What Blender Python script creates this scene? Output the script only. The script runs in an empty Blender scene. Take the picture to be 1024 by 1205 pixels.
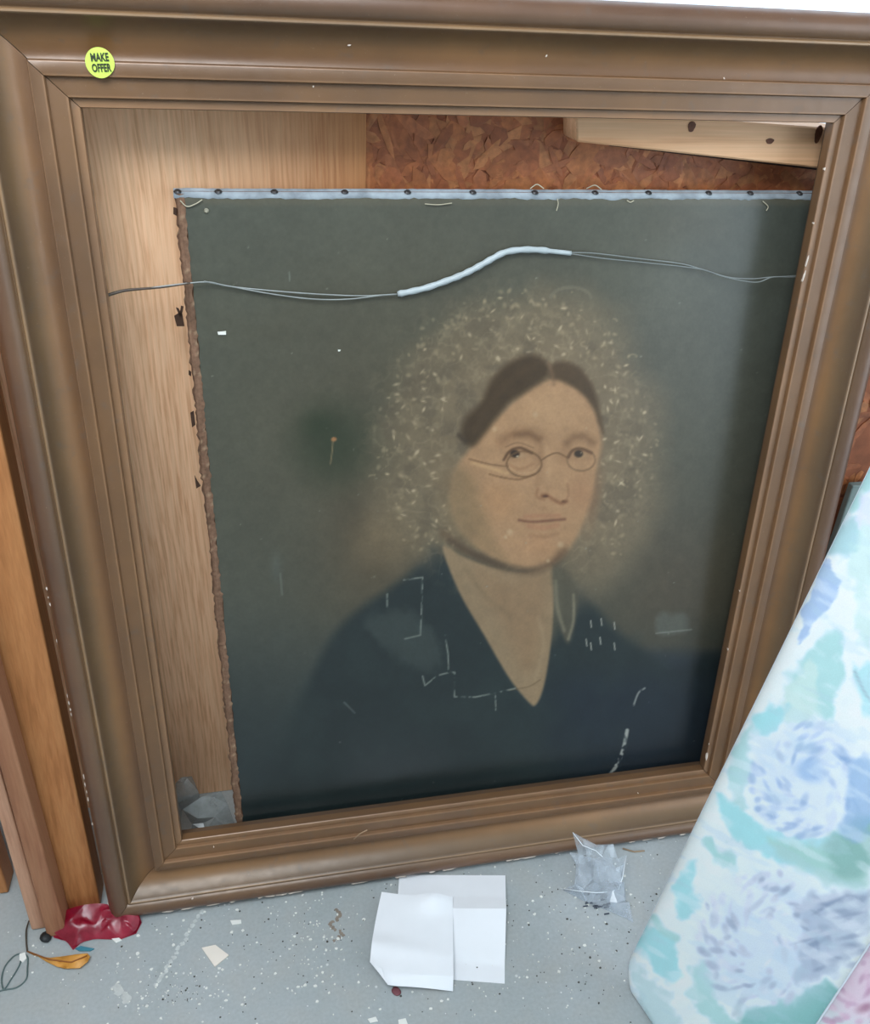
import bpy, math, random
import numpy as np
from mathutils import Vector, Matrix
from mathutils.geometry import delaunay_2d_cdt
random.seed(7); rng = np.random.default_rng(7)
scene = bpy.context.scene
COL = scene.collection

# ------------------------------------------------------------------ camera
FPX, CX, CY = 1030.0, 512.0, 602.5            # focal length and centre for a 1024 x 1205 image
WO, HO = 0.635, 0.7448                        # sight opening of the picture frame (m)
LEAN = math.radians(6.0)
RAIL_W, BACK_N = 0.085, -0.025
def unit(a): return a / np.linalg.norm(a)
Xc = None
def solve_pose():
    """camera pose from the four corners of the frame opening"""
    pts = [(96, 127), (982, 145), (828, 906), (214, 989)]
    A = []
    for (u, v), p in zip([(0, 1), (1, 1), (1, 0), (0, 0)], pts):
        x, y = (p[0]-CX)/FPX, -(p[1]-CY)/FPX
        A.append([u, v, 1, 0, 0, 0, -x*u, -x*v, -x]); A.append([0, 0, 0, u, v, 1, -y*u, -y*v, -y])
    h = np.linalg.svd(np.array(A))[2][-1].reshape(3, 3)
    h[2] *= -1
    if h[2, 2] > 0: h = -h
    s = WO/np.linalg.norm(h[:, 0])
    P0 = h[:, 2]*s; X = unit(h[:, 0]); V = h[:, 1]-X*(h[:, 1] @ X); V = unit(V); N = np.cross(X, V)
    return P0, X, V, N
P0, Xc, Vc_, Nc_ = solve_pose()
XW = np.array([1., 0, 0])
VW = np.array([0, math.sin(LEAN), math.cos(LEAN)])
NW = np.array([0, -math.cos(LEAN), math.sin(LEAN)])
O = np.array([0, 0, RAIL_W*math.cos(LEAN) - BACK_N*math.sin(LEAN)])
def FW(u, v, n): return O + u*XW + v*VW + n*NW            # frame coordinates -> world
def c2w(a): return XW*(a @ Xc) + VW*(a @ Vc_) + NW*(a @ Nc_)
CAM = O - c2w(P0)
RC = np.stack([c2w(np.array(e, float)) for e in ((1, 0, 0), (0, 1, 0), (0, 0, 1))], axis=1)
cd = bpy.data.cameras.new('camera'); cam = bpy.data.objects.new('camera', cd); COL.objects.link(cam)
M = Matrix(RC.tolist()).to_4x4(); M.translation = Vector(CAM.tolist()); cam.matrix_world = M
cd.sensor_fit = 'HORIZONTAL'; cd.sensor_width = 36.0; cd.lens = 36.0*FPX/1024.0
cd.clip_start = 0.02; cd.clip_end = 100
scene.camera = cam

# ------------------------------------------------------------------ world, lights, exposure
w = bpy.data.worlds.new('overcast_sky'); scene.world = w; w.use_nodes = True
bg = w.node_tree.nodes['Background']; bg.inputs[0].default_value = (0.76, 0.89, 1.0, 1); bg.inputs[1].default_value = 2.3
def area(name, loc, target, sx, sy, power, col):
    l = bpy.data.lights.new(name, 'AREA'); l.shape = 'RECTANGLE'; l.size = sx; l.size_y = sy
    l.energy = power; l.color = col
    o = bpy.data.objects.new(name, l); COL.objects.link(o); o.location = loc
    o.rotation_euler = (Vector(target)-Vector(loc)).to_track_quat('-Z', 'Y').to_euler()
    return o
area('added_fill_light', (-0.12, -0.72, 1.62), (0.25, 0.05, 0.75), 0.8, 0.6, 21, (0.86, 0.94, 1.0))  # unseen fill light, added so upright surfaces get brighter towards the top
area('door_daylight', (2.25, -1.8, 1.1), (0.4, 0.0, 0.7), 2.4, 1.9, 24, (0.72, 0.87, 1.0))
vs = scene.view_settings
vs.view_transform = 'Standard'; vs.look = 'None'; vs.gamma = 1; vs.exposure = 0.0; vs.use_curve_mapping = False

# ------------------------------------------------------------------ pixel helpers
def ray(p): return c2w(np.array([(p[0]-CX)/FPX, -(p[1]-CY)/FPX, -1.0]))
def hit(p, q, n):
    r = ray(p); n = np.asarray(n, float); return CAM + r*(((np.asarray(q)-CAM) @ n)/(r @ n))
def fl(p, z=0.0): return hit(p, (0, 0, z), (0, 0, 1))
def proj(P):
    """world points (n,3) -> photo pixels"""
    q = (np.asarray(P)-CAM) @ RC
    return CX + FPX*q[:, 0]/-q[:, 2], CY - FPX*q[:, 1]/-q[:, 2]
def lin(c):
    c = np.asarray(c, float)/255.0
    return np.where(c <= 0.04045, c/12.92, ((c+0.055)/1.055)**2.4)
def rgba(c, k=1.0): return tuple((lin(c)*k).tolist())+(1.0,)

# ------------------------------------------------------------------ object helpers
def mesh_obj(name, verts, faces, mat, parent=None, base=None, smooth=False, angle=None, cols=None):
    verts = np.asarray(verts, float)
    if parent is not None and base is None: base = np.array(parent.get('_b', (0, 0, 0)), float)
    if base is None: base = np.zeros(3)
    me = bpy.data.meshes.new(name)
    me.from_pydata((verts-base).tolist(), [], [tuple(int(i) for i in f) for f in faces])
    if cols is not None:
        at = me.color_attributes.new('Col', 'FLOAT_COLOR', 'POINT')
        buf = np.ones((len(verts), 4), np.float32); buf[:, :3] = cols
        at.data.foreach_set('color', buf.ravel())
    me.update()
    if smooth: me.shade_smooth()
    if angle is not None:
        me.shade_smooth(); me.set_sharp_from_angle(angle=math.radians(angle))
    o = bpy.data.objects.new(name, me); COL.objects.link(o)
    if mat: me.materials.append(mat)
    if parent is not None: o.parent = parent
    else: o.location = base.tolist()
    if parent is not None and parent.type == 'MESH': pass
    return o
ROOTB = {}
def thing(name, label, cat, base, group=None):
    o = bpy.data.objects.new(name, None); COL.objects.link(o); o.location = [float(x) for x in base]
    o.empty_display_size = 0.05
    o['label'] = label; o['category'] = cat
    if group: o['group'] = group
    ROOTB[o.name] = np.array(base, float); return o
def part(root, name, verts, faces, mat, **k):
    r = root
    while r.parent is not None: r = r.parent
    return mesh_obj(name, verts, faces, mat, parent=root, base=ROOTB[r.name], **k)
def tag(o, label, cat, group=None):
    o['label'] = label; o['category'] = cat
    if group: o['group'] = group
    return o
def single(name, verts, faces, mat, label, cat, group=None, **k):
    v = np.asarray(verts, float); b = np.array([v[:, 0].mean(), v[:, 1].mean(), v[:, 2].min()])
    o = mesh_obj(name, v, faces, mat, base=b, **k); ROOTB[o.name] = b
    return tag(o, label, cat, group)
def struct(o): o['kind'] = 'structure'; return o
BOXF = [(0, 3, 2, 1), (4, 5, 6, 7), (0, 1, 5, 4), (1, 2, 6, 5), (2, 3, 7, 6), (3, 0, 4, 7)]
def box(lo, hi):
    (a, b, c), (d, e, f) = lo, hi
    return [(a, b, c), (d, b, c), (d, e, c), (a, e, c), (a, b, f), (d, b, f), (d, e, f), (a, e, f)], BOXF
def prism(front, off):
    """extrude a planar polygon (counter-clockwise seen from outside) by the vector off"""
    f = [np.asarray(p, float) for p in front]; n = len(f); v = f+[p+np.asarray(off) for p in f]
    fc = [tuple(range(n)), tuple(range(2*n-1, n-1, -1))]+[(i, i+n, (i+1) % n+n, (i+1) % n) for i in range(n)]
    return v, fc
def bevel(o, w=0.002, s=2):
    m = o.modifiers.new('bevel', 'BEVEL'); m.width = w; m.segments = s; m.limit_method = 'ANGLE'; return o
def tube(pts, r, seg=8, closed=False):
    pts = [np.asarray(p, float) for p in pts]; n = len(pts); v = []; f = []
    rr = r if hasattr(r, '__len__') else [r]*n
    for i, p in enumerate(pts):
        t = unit(pts[min(i+1, n-1)]-pts[max(i-1, 0)])
        a = np.cross(t, [0, 0, 1.]); 
        if np.linalg.norm(a) < 1e-3: a = np.cross(t, [0, 1., 0])
        a = unit(a); b = np.cross(t, a)
        for k in range(seg):
            an = 2*math.pi*k/seg; v.append(p+rr[i]*(a*math.cos(an)+b*math.sin(an)))
    for i in range(n-1):
        for k in range(seg):
            f.append((i*seg+k, i*seg+(k+1) % seg, (i+1)*seg+(k+1) % seg, (i+1)*seg+k))
    f.append(tuple(range(seg))[::-1]); f.append(tuple((n-1)*seg+k for k in range(seg)))
    return v, f
def catmull(P, k=8):
    P = [np.asarray(p, float) for p in P]; out = []
    Q = [2*P[0]-P[1]]+P+[2*P[-1]-P[-2]]
    for i in range(1, len(Q)-2):
        for j in range(k):
            t = j/k; a, b, c, d = Q[i-1:i+3]
            out.append(0.5*((2*b)+(-a+c)*t+(2*a-5*b+4*c-d)*t*t+(-a+3*b-3*c+d)*t**3))
    out.append(P[-1]); return out
def merge(parts):
    V, F = [], []
    for v, f in parts:
        o = len(V); V += [np.asarray(p, float) for p in v]; F += [tuple(i+o for i in q) for q in f]
    return V, F

# ------------------------------------------------------------------ materials
def mat_new(name, rough=0.6, spec=0.5, metal=0.0):
    m = bpy.data.materials.new(name); m.use_nodes = True
    nt = m.node_tree; b = nt.nodes['Principled BSDF']
    b.inputs['Roughness'].default_value = rough; b.inputs['Specular IOR Level'].default_value = spec
    b.inputs['Metallic'].default_value = metal
    return m, nt, b
def N(nt, t, **k):
    n = nt.nodes.new(t)
    for a, v in k.items():
        if a.startswith('_'): setattr(n, a[1:], v)
        else: n.inputs[a.replace('9', ' ')].default_value = v
    return n
def L(nt, a, b): nt.links.new(a, b)
def ramp(nt, src, stops):
    r = nt.nodes.new('ShaderNodeValToRGB'); e = r.color_ramp.elements
    while len(e) < len(stops): e.new(0.5)
    for x, (p, c) in zip(e, stops): x.position = p; x.color = c
    L(nt, src, r.inputs[0]); return r.outputs[0]
def coords(nt, scale=(1, 1, 1), rot=(0, 0, 0)):
    tc = nt.nodes.new('ShaderNodeTexCoord'); mp = nt.nodes.new('ShaderNodeMapping')
    mp.inputs['Scale'].default_value = scale; mp.inputs['Rotation'].default_value = rot
    L(nt, tc.outputs['Object'], mp.inputs[0]); return mp.outputs[0]
def noise(nt, vec, scale, detail=4, rough=0.55):
    n = N(nt, 'ShaderNodeTexNoise', Scale=scale, Detail=detail, Roughness=rough); L(nt, vec, n.inputs['Vector']); return n.outputs['Fac']
def mix(nt, fac, a, b, mode='MIX'):
    m = nt.nodes.new('ShaderNodeMix'); m.data_type = 'RGBA'; m.blend_type = mode
    for s, v in ((m.inputs[0], fac), (m.inputs[6], a), (m.inputs[7], b)):
        if isinstance(v, (int, float, tuple)): s.default_value = v
        else: L(nt, v, s)
    return m.outputs[2]
def bump(nt, b, h, strength=0.3, dist=0.002):
    n = N(nt, 'ShaderNodeBump', Strength=strength, Distance=dist); L(nt, h, n.inputs['Height']); L(nt, n.outputs[0], b.inputs['Normal'])
def wood(name, c1, c2, c3, axis='Z', rough=0.6, density=60, knots=None, tone=None, detail=1.0):
    m, nt, b = mat_new(name, rough, 0.35)
    st = {'Z': (1, 1, 0.05), 'X': (0.05, 1, 1), 'Y': (1, 0.05, 1)}[axis]
    ax = {'Z': 0, 'X': 2, 'Y': 0}[axis]
    base = coords(nt, st)
    wob = N(nt, 'ShaderNodeTexNoise', Scale=7.0, Detail=3.0); L(nt, coords(nt, tuple(x*(3 if x < 1 else 0.6) for x in st)), wob.inputs['Vector'])
    sub_ = N(nt, 'ShaderNodeVectorMath', _operation='MULTIPLY_ADD'); L(nt, wob.outputs['Color'], sub_.inputs[0])
    off = [0, 0, 0]; off[ax] = 0.05; sub_.inputs[1].default_value = off; L(nt, base, sub_.inputs[2]); v = sub_.outputs[0]
    n0 = noise(nt, v, 14, 3)
    g1 = noise(nt, v, density, 3, 0.6)
    fine = noise(nt, coords(nt, tuple(x*(0.25 if x < 1 else 1) for x in st)), 500, 2)
    col = ramp(nt, g1, [(0.36, c3), (0.46, c2), (0.58, c1)])
    col = mix(nt, ramp(nt, n0, [(0.35, (0, 0, 0, 1)), (0.7, (0.6, 0.6, 0.6, 1))]), col, c1)
    f2 = ramp(nt, fine, [(0.35, (0.88, 0.87, 0.85, 1)), (0.65, (1.05, 1.05, 1.05, 1))])
    col = mix(nt, 0.7*detail, col, f2, 'MULTIPLY')
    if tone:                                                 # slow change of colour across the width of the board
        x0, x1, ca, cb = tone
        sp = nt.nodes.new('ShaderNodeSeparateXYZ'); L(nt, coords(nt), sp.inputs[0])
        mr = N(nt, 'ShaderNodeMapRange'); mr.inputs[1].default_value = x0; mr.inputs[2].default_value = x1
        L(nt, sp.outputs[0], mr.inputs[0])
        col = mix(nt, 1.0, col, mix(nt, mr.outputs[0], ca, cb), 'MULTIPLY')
    L(nt, col, b.inputs['Base Color'])
    bump(nt, b, fine, 0.25, 0.001)
    return m
def plain(name, c, rough=0.6, spec=0.4, var=0.15, scale=30, metal=0.0, k=1.0):
    m, nt, b = mat_new(name, rough, spec, metal)
    n = noise(nt, coords(nt), scale, 4)
    lo = tuple(x*(1-var) for x in rgba(c, k)[:3])+(1,); hi = tuple(x*(1+var) for x in rgba(c, k)[:3])+(1,)
    L(nt, ramp(nt, n, [(0.3, lo), (0.7, hi)]), b.inputs['Base Color'])
    return m
def vcol(name, rough=0.5, spec=0.5, fine=0.0, scale=200, bmp=0.0, k=1.0):
    m, nt, b = mat_new(name, rough, spec)
    a = nt.nodes.new('ShaderNodeVertexColor'); a.layer_name = 'Col'; col = a.outputs[0]
    n = noise(nt, coords(nt), scale, 4)
    if fine: col = mix(nt, 1.0, col, ramp(nt, n, [(0.3, (1-fine,)*3+(1,)), (0.7, (1+fine,)*3+(1,))]), 'MULTIPLY')
    L(nt, col, b.inputs['Base Color'])
    if bmp: bump(nt, b, n, bmp, 0.0006)
    return m
def film(name, c, alpha, rough=0.12, trans_c=None):
    """thin plastic film: see-through, tinted, glossy"""
    m, nt, b = mat_new(name, rough, 0.9)
    b.inputs['Base Color'].default_value = c
    tr = nt.nodes.new('ShaderNodeBsdfTransparent'); tr.inputs[0].default_value = trans_c or (0.9, 0.93, 0.96, 1)
    mx = nt.nodes.new('ShaderNodeMixShader')
    f = noise(nt, coords(nt), 45, 4)
    r = ramp(nt, f, [(0.3, (alpha*0.6,)*3+(1,)), (0.7, (min(1, alpha*1.5),)*3+(1,))])
    L(nt, r, mx.inputs[0]); L(nt, tr.outputs[0], mx.inputs[1]); L(nt, b.outputs[0], mx.inputs[2])
    L(nt, mx.outputs[0], nt.nodes['Material Output'].inputs[0]); return m

def concrete():
    m, nt, b = mat_new('painted_concrete', 0.42, 0.4)
    v = coords(nt)
    big = noise(nt, v, 3.0, 5); mid = noise(nt, v, 22, 5); fi = noise(nt, v, 260, 3)
    c = ramp(nt, big, [(0.3, rgba((154, 161, 160))), (0.7, rgba((174, 180, 182)))])
    c = mix(nt, ramp(nt, mid, [(0.45, (0, 0, 0, 1)), (0.75, (0.35,)*3+(1,))]), c, rgba((176, 172, 164)))
    c = mix(nt, ramp(nt, mid, [(0.2, (0.5,)*3+(1,)), (0.42, (0, 0, 0, 1))]), c, rgba((148, 156, 154)))
    c = mix(nt, 0.5, c, ramp(nt, fi, [(0.3, (0.86,)*3+(1,)), (0.7, (1.1,)*3+(1,))]), 'MULTIPLY')
    for sc, th, colr, seed in ((150, 0.10, (222, 224, 222), 3.1), (110, 0.085, (84, 86, 82), 9.7), (60, 0.06, (205, 208, 206), 5.3)):
        vo = N(nt, 'ShaderNodeTexVoronoi', Scale=sc); mp = nt.nodes.new('ShaderNodeMapping'); mp.inputs['Location'].default_value = (seed, seed, 0)
        L(nt, v, mp.inputs[0]); L(nt, mp.outputs[0], vo.inputs['Vector'])
        cell = nt.nodes.new('ShaderNodeSeparateColor'); L(nt, vo.outputs['Color'], cell.inputs[0])
        size = N(nt, 'ShaderNodeMath', _operation='MULTIPLY'); L(nt, cell.outputs[0], size.inputs[0]); size.inputs[1].default_value = th*1.6
        gate = N(nt, 'ShaderNodeMath', _operation='LESS_THAN'); L(nt, vo.outputs['Distance'], gate.inputs[0]); L(nt, size.outputs[0], gate.inputs[1])
        g2 = N(nt, 'ShaderNodeMath', _operation='GREATER_THAN'); L(nt, cell.outputs[1], g2.inputs[0]); g2.inputs[1].default_value = 0.80
        g3 = N(nt, 'ShaderNodeMath', _operation='MULTIPLY'); L(nt, gate.outputs[0], g3.inputs[0]); L(nt, g2.outputs[0], g3.inputs[1])
        c = mix(nt, g3.outputs[0], c, rgba(colr))
    L(nt, c, b.inputs['Base Color']); bump(nt, b, mid, 0.12, 0.002)
    L(nt, ramp(nt, mid, [(0.3, (0.34,)*3+(1,)), (0.7, (0.5,)*3+(1,))]), b.inputs['Roughness'])
    return m
M_FLOOR = concrete()
M_WALL = plain('white_wall_paint', (228, 230, 228), 0.8, 0.2, 0.03, 3)
M_CEIL = plain('ceiling_paint', (205, 203, 198), 0.9, 0.2, 0.04, 3)
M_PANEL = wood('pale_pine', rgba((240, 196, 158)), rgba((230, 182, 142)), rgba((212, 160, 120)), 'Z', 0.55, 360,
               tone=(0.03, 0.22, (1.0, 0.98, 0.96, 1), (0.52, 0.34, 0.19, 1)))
M_BOARD = wood('pine_board', rgba((184, 126, 78)), rgba((174, 114, 68)), rgba((154, 98, 56)), 'Z', 0.5, 120)
M_BOARD_RED = wood('reddish_board', rgba((160, 112, 82)), rgba((150, 100, 72)), rgba((128, 80, 55)), 'Z', 0.55, 70)
M_BOARD_PINK = wood('pinkish_board', rgba((196, 150, 122)), rgba((186, 138, 110)), rgba((160, 110, 84)), 'Z', 0.55, 70)
M_STUD = wood('framing_lumber', rgba((226, 180, 140)), rgba((218, 168, 126)), rgba((198, 144, 102)), 'X', 0.6, 60)
M_OSB = plain('osb_resin_wood', (138, 80, 52), 0.6, 0.3, 0.3, 40)
M_FLAKE = vcol('osb_flakes', 0.5, 0.4, 0.25, 160, 0.4)
M_FRAME = None

# ------------------------------------------------------------------ the setting
YFB = FW(0, -RAIL_W, BACK_N)[1]                 # where the frame's back edge meets the floor
YW = YFB + 0.131                                # face of the back wall
ROOM = dict(x0=-1.7, x1=2.3, y0=-3.7, zc=2.5)
def slab(name, lo, hi, mat): return struct(mesh_obj(name, *box(lo, hi), mat, base=np.zeros(3)))
floor = slab('floor', (ROOM['x0'], ROOM['y0'], -0.05), (ROOM['x1'], YW+0.1, 0), M_FLOOR)
slab('ceiling', (ROOM['x0'], ROOM['y0'], ROOM['zc']), (ROOM['x1'], YW+0.1, ROOM['zc']+0.06), M_CEIL)
slab('wall_left', (ROOM['x0']-0.1, ROOM['y0'], -0.05), (ROOM['x0'], YW+0.1, ROOM['zc']+0.06), M_WALL)
slab('wall_front', (ROOM['x0'], ROOM['y0']-0.1, -0.05), (ROOM['x1'], ROOM['y0'], ROOM['zc']+0.06), M_WALL)
struct(mesh_obj('wall_right', *merge([box((ROOM['x1'], ROOM['y0'], -0.05), (ROOM['x1']+0.1, -3.1, ROOM['zc']+0.06)),
    box((ROOM['x1'], -0.5, -0.05), (ROOM['x1']+0.1, YW+0.1, ROOM['zc']+0.06)),
    box((ROOM['x1'], -3.1, 2.15), (ROOM['x1']+0.1, -0.5, ROOM['zc']+0.06))]), M_WALL, base=np.zeros(3)))
wn = (0, -1, 0); wq = (0, YW, 0)
XJ = hit((700, 150), wq, wn)[0]                 # joint of the two OSB sheets, behind the lumber
ZL = hit((560, 118), wq, wn)[2]                 # top of the left sheet
pr = hit((982, 157), wq, wn)
wall = struct(mesh_obj('wall_back', *merge([
    box((ROOM['x0'], YW, 0), (XJ-0.001, YW+0.012, ZL)),
    box((XJ+0.001, YW, 0), (ROOM['x1'], YW+0.012, pr[2])),
    box((ROOM['x0'], YW, 1.75), (ROOM['x1'], YW+0.10, ROOM['zc']))]), M_OSB, base=np.zeros(3)))
# wide window above the OSB
win = struct(mesh_obj('window_1', *merge([
    box((ROOM['x0'], YW+0.03, pr[2]-0.08), (ROOM['x1'], YW+0.08, pr[2]-0.01)),
    box((ROOM['x0'], YW+0.03, 1.70), (ROOM['x1'], YW+0.08, 1.76))]+
    [box((x, YW+0.03, pr[2]-0.02), (x+0.05, YW+0.08, 1.72)) for x in (-1.68, 1.55, 2.22)]), plain('window_paint', (235, 238, 240), 0.5), base=np.zeros(3)))
M_GLASS = film('window_glass', (0.9, 0.95, 1, 1), 0.03, 0.02, (0.97, 0.98, 1, 1))
for xa, xb in ((-1.63, 1.55), (1.60, 2.22)):
    mesh_obj('pane', *box((xa, YW+0.052, pr[2]-0.01), (xb, YW+0.057, 1.70)), M_GLASS, parent=win, base=np.zeros(3))
# strands of the OSB face
def flakes():
    V, F, C = [], [], []
    pal = [(184, 122, 80), (192, 134, 90), (176, 112, 76), (160, 98, 68), (204, 150, 106), (168, 104, 74), (150, 90, 64), (186, 124, 92)]
    x0 = hit((415, 180), wq, wn)[0]
    for i in range(3200):
        x = x0 + rng.random()*0.75; z = 0.02 + rng.random()*(ZL-0.02) if i > 2300 else 0.60 + rng.random()*(ZL-0.60)
        top = ZL if x < XJ else pr[2]
        l, wd = 0.010+0.024*rng.random()**2, 0.003+0.007*rng.random(); a = rng.random()*math.pi
        y = YW-0.0004-0.0014*rng.random(); o = len(V)
        n = 6
        for k in range(n):
            t = 2*math.pi*k/n+0.3*rng.random(); px, pz = l*math.cos(t)*(0.8+0.3*rng.random()), wd*math.sin(t)*(0.8+0.3*rng.random())
            qx, qz = x+px*math.cos(a)-pz*math.sin(a), z+px*math.sin(a)+pz*math.cos(a)
            V.append((qx, y+0.0006*rng.random(), min(max(qz, 0.001), top)))
        F.append(tuple(range(o, o+n)))
        c = (0.55*lin(pal[rng.integers(len(pal))])+0.45*lin((182, 118, 80)))*np.array([0.76, 0.63, 0.50])*(0.88+0.24*rng.random()); C += [c]*n
    # each strand gets a little thickness
    nv = len(V); V2 = V+[(x, YW+0.0006, z) for x, y, z in V]; F2 = []
    for f in F:
        F2.append(f); F2 += [(f[i], f[(i+1) % len(f)], f[(i+1) % len(f)]+nv, f[i]+nv) for i in range(len(f))]
    o = mesh_obj('wood_strands', V2, F2, M_FLAKE, parent=wall, base=np.zeros(3), cols=np.array(C+C)); o['kind'] = 'stuff'
flakes()

# pale pine panel on the wall behind the painting
PY = YW-0.007
xr = hit((431, 170), (0, PY, 0), wn)[0]
zt = hit((300, 60), (0, PY, 0), wn)[2]
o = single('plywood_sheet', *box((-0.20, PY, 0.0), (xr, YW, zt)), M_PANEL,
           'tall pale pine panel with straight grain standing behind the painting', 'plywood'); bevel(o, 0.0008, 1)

# length of lumber fixed across the OSB, slightly tilted
SY = YW-0.038
q = lambda p: hit(p, (0, SY, 0), wn)
a0, a1 = q((679, 167)), q((972, 199)); b0, b1 = q((678, 129.5)), q((982, 151))
ext = lambda p, r, t: p+(r-p)*t
v, f = prism([a0, ext(a0, a1, 1.35), ext(b0, b1, 1.35), b0], (0, 0.038, 0))
lum = thing('lumber', 'tilted length of pale sawn lumber fixed across the OSB wall', 'lumber', a0)
bevel(part(lum, 'board', v, f, M_STUD), 0.0015, 1)
wf = lambda p: hit(p, wq, wn)
mesh_obj('gap_shade_strip', *prism([wf(p)+np.array([0, -0.0026, 0]) for p in ((716, 171), (800, 181), (968, 200.5), (968, 190), (716, 166))], (0, 0.0026, 0)), plain('dark_gap_shade', (52, 38, 32), 0.9), parent=wall, base=np.zeros(3))  # dark strip that paints in the shadow gap under the lumber
M_KNOT = plain('knot_wood', (96, 58, 40), 0.6, 0.3, 0.3, 200)
for p, rx, rz in (((814, 149), 0.0035, 0.0045), ((963, 158), 0.0035, 0.008), ((906, 166), 0.004, 0.0025)):
    c = q(p); vv = [c+np.array([rx*math.cos(t)*(1+0.15*math.sin(3*t)), -0.0006, rz*math.sin(t)]) for t in np.linspace(0, 2*math.pi, 14, endpoint=False)]
    part(lum, 'knot', *prism(vv, (0, 0.001, 0)), M_KNOT)

# boards leaning at the left of the frame
def leaning_board(name, pr_bot, pl_bot, pr_top, pl_top, ybase, lean, thick, mat, label, zmax=1.5, rotz=0):
    n = np.array([0, -math.cos(lean), math.sin(lean)]); qq = np.array([0, ybase, 0])
    nn = Matrix.Rotation(rotz, 3, 'Z') @ Vector(n.tolist()); nn = np.array(nn)
    R1, L1, R0, L0 = [hit(p, qq, nn) for p in (pr_top, pl_top, pr_bot, pl_bot)]
    def at(p, r, z): return p+(r-p)*((z-p[2])/(r[2]-p[2]))
    P = [at(L0, L1, 0), at(R0, R1, 0), at(R0, R1, zmax), at(L0, L1, zmax)]
    d = -nn*thick; d = d - np.array([0, 0, d[2]])*0
    v, f = prism(P, d); v = np.array(v); v[:, 2] += max(0, -v[:, 2].min())
    o = single(name, v, f, mat, label, 'board'); bevel(o, 0.002, 2); return o
yA = fl((100, 1070))[1]
leaning_board('wood_board', (113, 1039), (66, 1060), (8, 540), (-70, 540), yA, math.radians(5), 0.03, M_BOARD,
              'wide honey coloured pine board leaning right beside the gilt frame')
leaning_board('wood_board', (74, 1084), (50, 1084), (0, 817), (-24, 817), yA-0.03, math.radians(3.5), 0.028, M_BOARD_RED,
              'narrow reddish brown board leaning on the wide pine board')
leaning_board('wood_board', (51, 1084), (31, 1074), (-5, 890), (-22, 890), yA-0.018, math.radians(3.5), 0.028, M_BOARD_PINK,
              'pinkish board with a dark gap on one side, next to the reddish board')
leaning_board('wood_board', (13, 1060), (-60, 1060), (-14, 975), (-100, 975), yA+0.035, math.radians(3.5), 0.03, M_BOARD,
              'pine board standing apart beyond a dark gap, past the pinkish board', rotz=0)

# ------------------------------------------------------------------ picture frame
PROFILE = [(0.0, -0.010), (0.0, -0.0006), (0.0006, 0.0002), (0.0064, 0.0006), (0.0067, 0.0012), (0.0068, 0.0032), (0.0073, 0.0042), (0.0090, 0.0044),
           (0.0204, 0.0050), (0.0207, 0.0056), (0.0208, 0.0080), (0.0214, 0.0091), (0.0230, 0.0094), (0.0300, 0.0097), (0.0308, 0.0094), (0.0313, 0.0086),
           (0.0316, 0.0030), (0.0322, 0.0018), (0.0345, 0.0012), (0.0375, 0.0012), (0.0405, 0.0018), (0.0435, 0.0030), (0.0465, 0.0048), (0.0495, 0.0072), (0.0522, 0.0100), (0.0547, 0.0132), (0.0570, 0.0168), (0.0588, 0.0200),
           (0.0594, 0.0214), (0.0606, 0.0226), (0.0620, 0.0226), (0.0630, 0.0216), (0.0635, 0.0202), (0.0641, 0.0204), (0.0658, 0.0232), (0.0690, 0.0254), (0.0730, 0.0262), (0.0775, 0.0252), (0.0815, 0.0222), (0.0841, 0.0180), (0.0850, 0.0130),
           (0.0850, -0.0250), (0.0090, -0.0250), (0.0090, -0.0100)]
nf = len(PROFILE)-3; pd = np.array(PROFILE[:nf])
def prof(d): return np.interp(d, pd[1:, 0], pd[1:, 1])
def pcol(d):
    st = [(0, (114, 92, 72)), (0.02, (116, 93, 72)), (0.031, (110, 88, 69)), (0.036, (112, 86, 62)), (0.045, (134, 106, 76)), (0.054, (110, 94, 74)), (0.0595, (100, 86, 72)), (0.062, (128, 110, 90)), (0.066, (108, 90, 76)), (0.074, (104, 82, 70)), (0.085, (96, 74, 62))]
    x = [s[0] for s in st]; return np.array([1.00, 0.82, 0.62])*np.stack([np.interp(d, x, [lin(s[1])[k] for s in st]) for k in range(3)], -1)
def frame_mat():
    m, nt, b = mat_new('aged_bronze_gilding', 0.42, 0.5, 0.15)
    b.inputs['Coat Weight'].default_value = 0.35; b.inputs['Coat Roughness'].default_value = 0.28
    a = nt.nodes.new('ShaderNodeVertexColor'); a.layer_name = 'Col'
    v = coords(nt)
    n1 = noise(nt, v, 9, 5); n2 = noise(nt, v, 70, 5); n3 = noise(nt, v, 500, 2)
    c = mix(nt, 1.0, a.outputs[0], ramp(nt, n1, [(0.3, (0.80, 0.80, 0.84, 1)), (0.7, (1.16, 1.12, 1.04, 1))]), 'MULTIPLY')
    c = mix(nt, ramp(nt, n2, [(0.60, (0, 0, 0, 1)), (0.78, (0.45,)*3+(1,))]), c, rgba((96, 88, 80)))
    c = mix(nt, ramp(nt, n3, [(0.70, (0, 0, 0, 1)), (0.80, (0.5,)*3+(1,))]), c, rgba((150, 128, 104)))
    L(nt, c, b.inputs['Base Color'])
    L(nt, ramp(nt, n2, [(0.3, (0.36,)*3+(1,)), (0.7, (0.54,)*3+(1,))]), b.inputs['Roughness'])
    bump(nt, b, n2, 0.08, 0.001)
    return m
M_FRAME = frame_mat()
fr = thing('picture_frame', 'large empty aged bronze gilt picture frame standing on the floor', 'picture frame', FW(WO/2, -RAIL_W, BACK_N))
nP = len(PROFILE)
dcol = pcol(np.array([p[0] for p in PROFILE]))
dcol[nf:] = lin((92, 70, 52))
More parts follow.
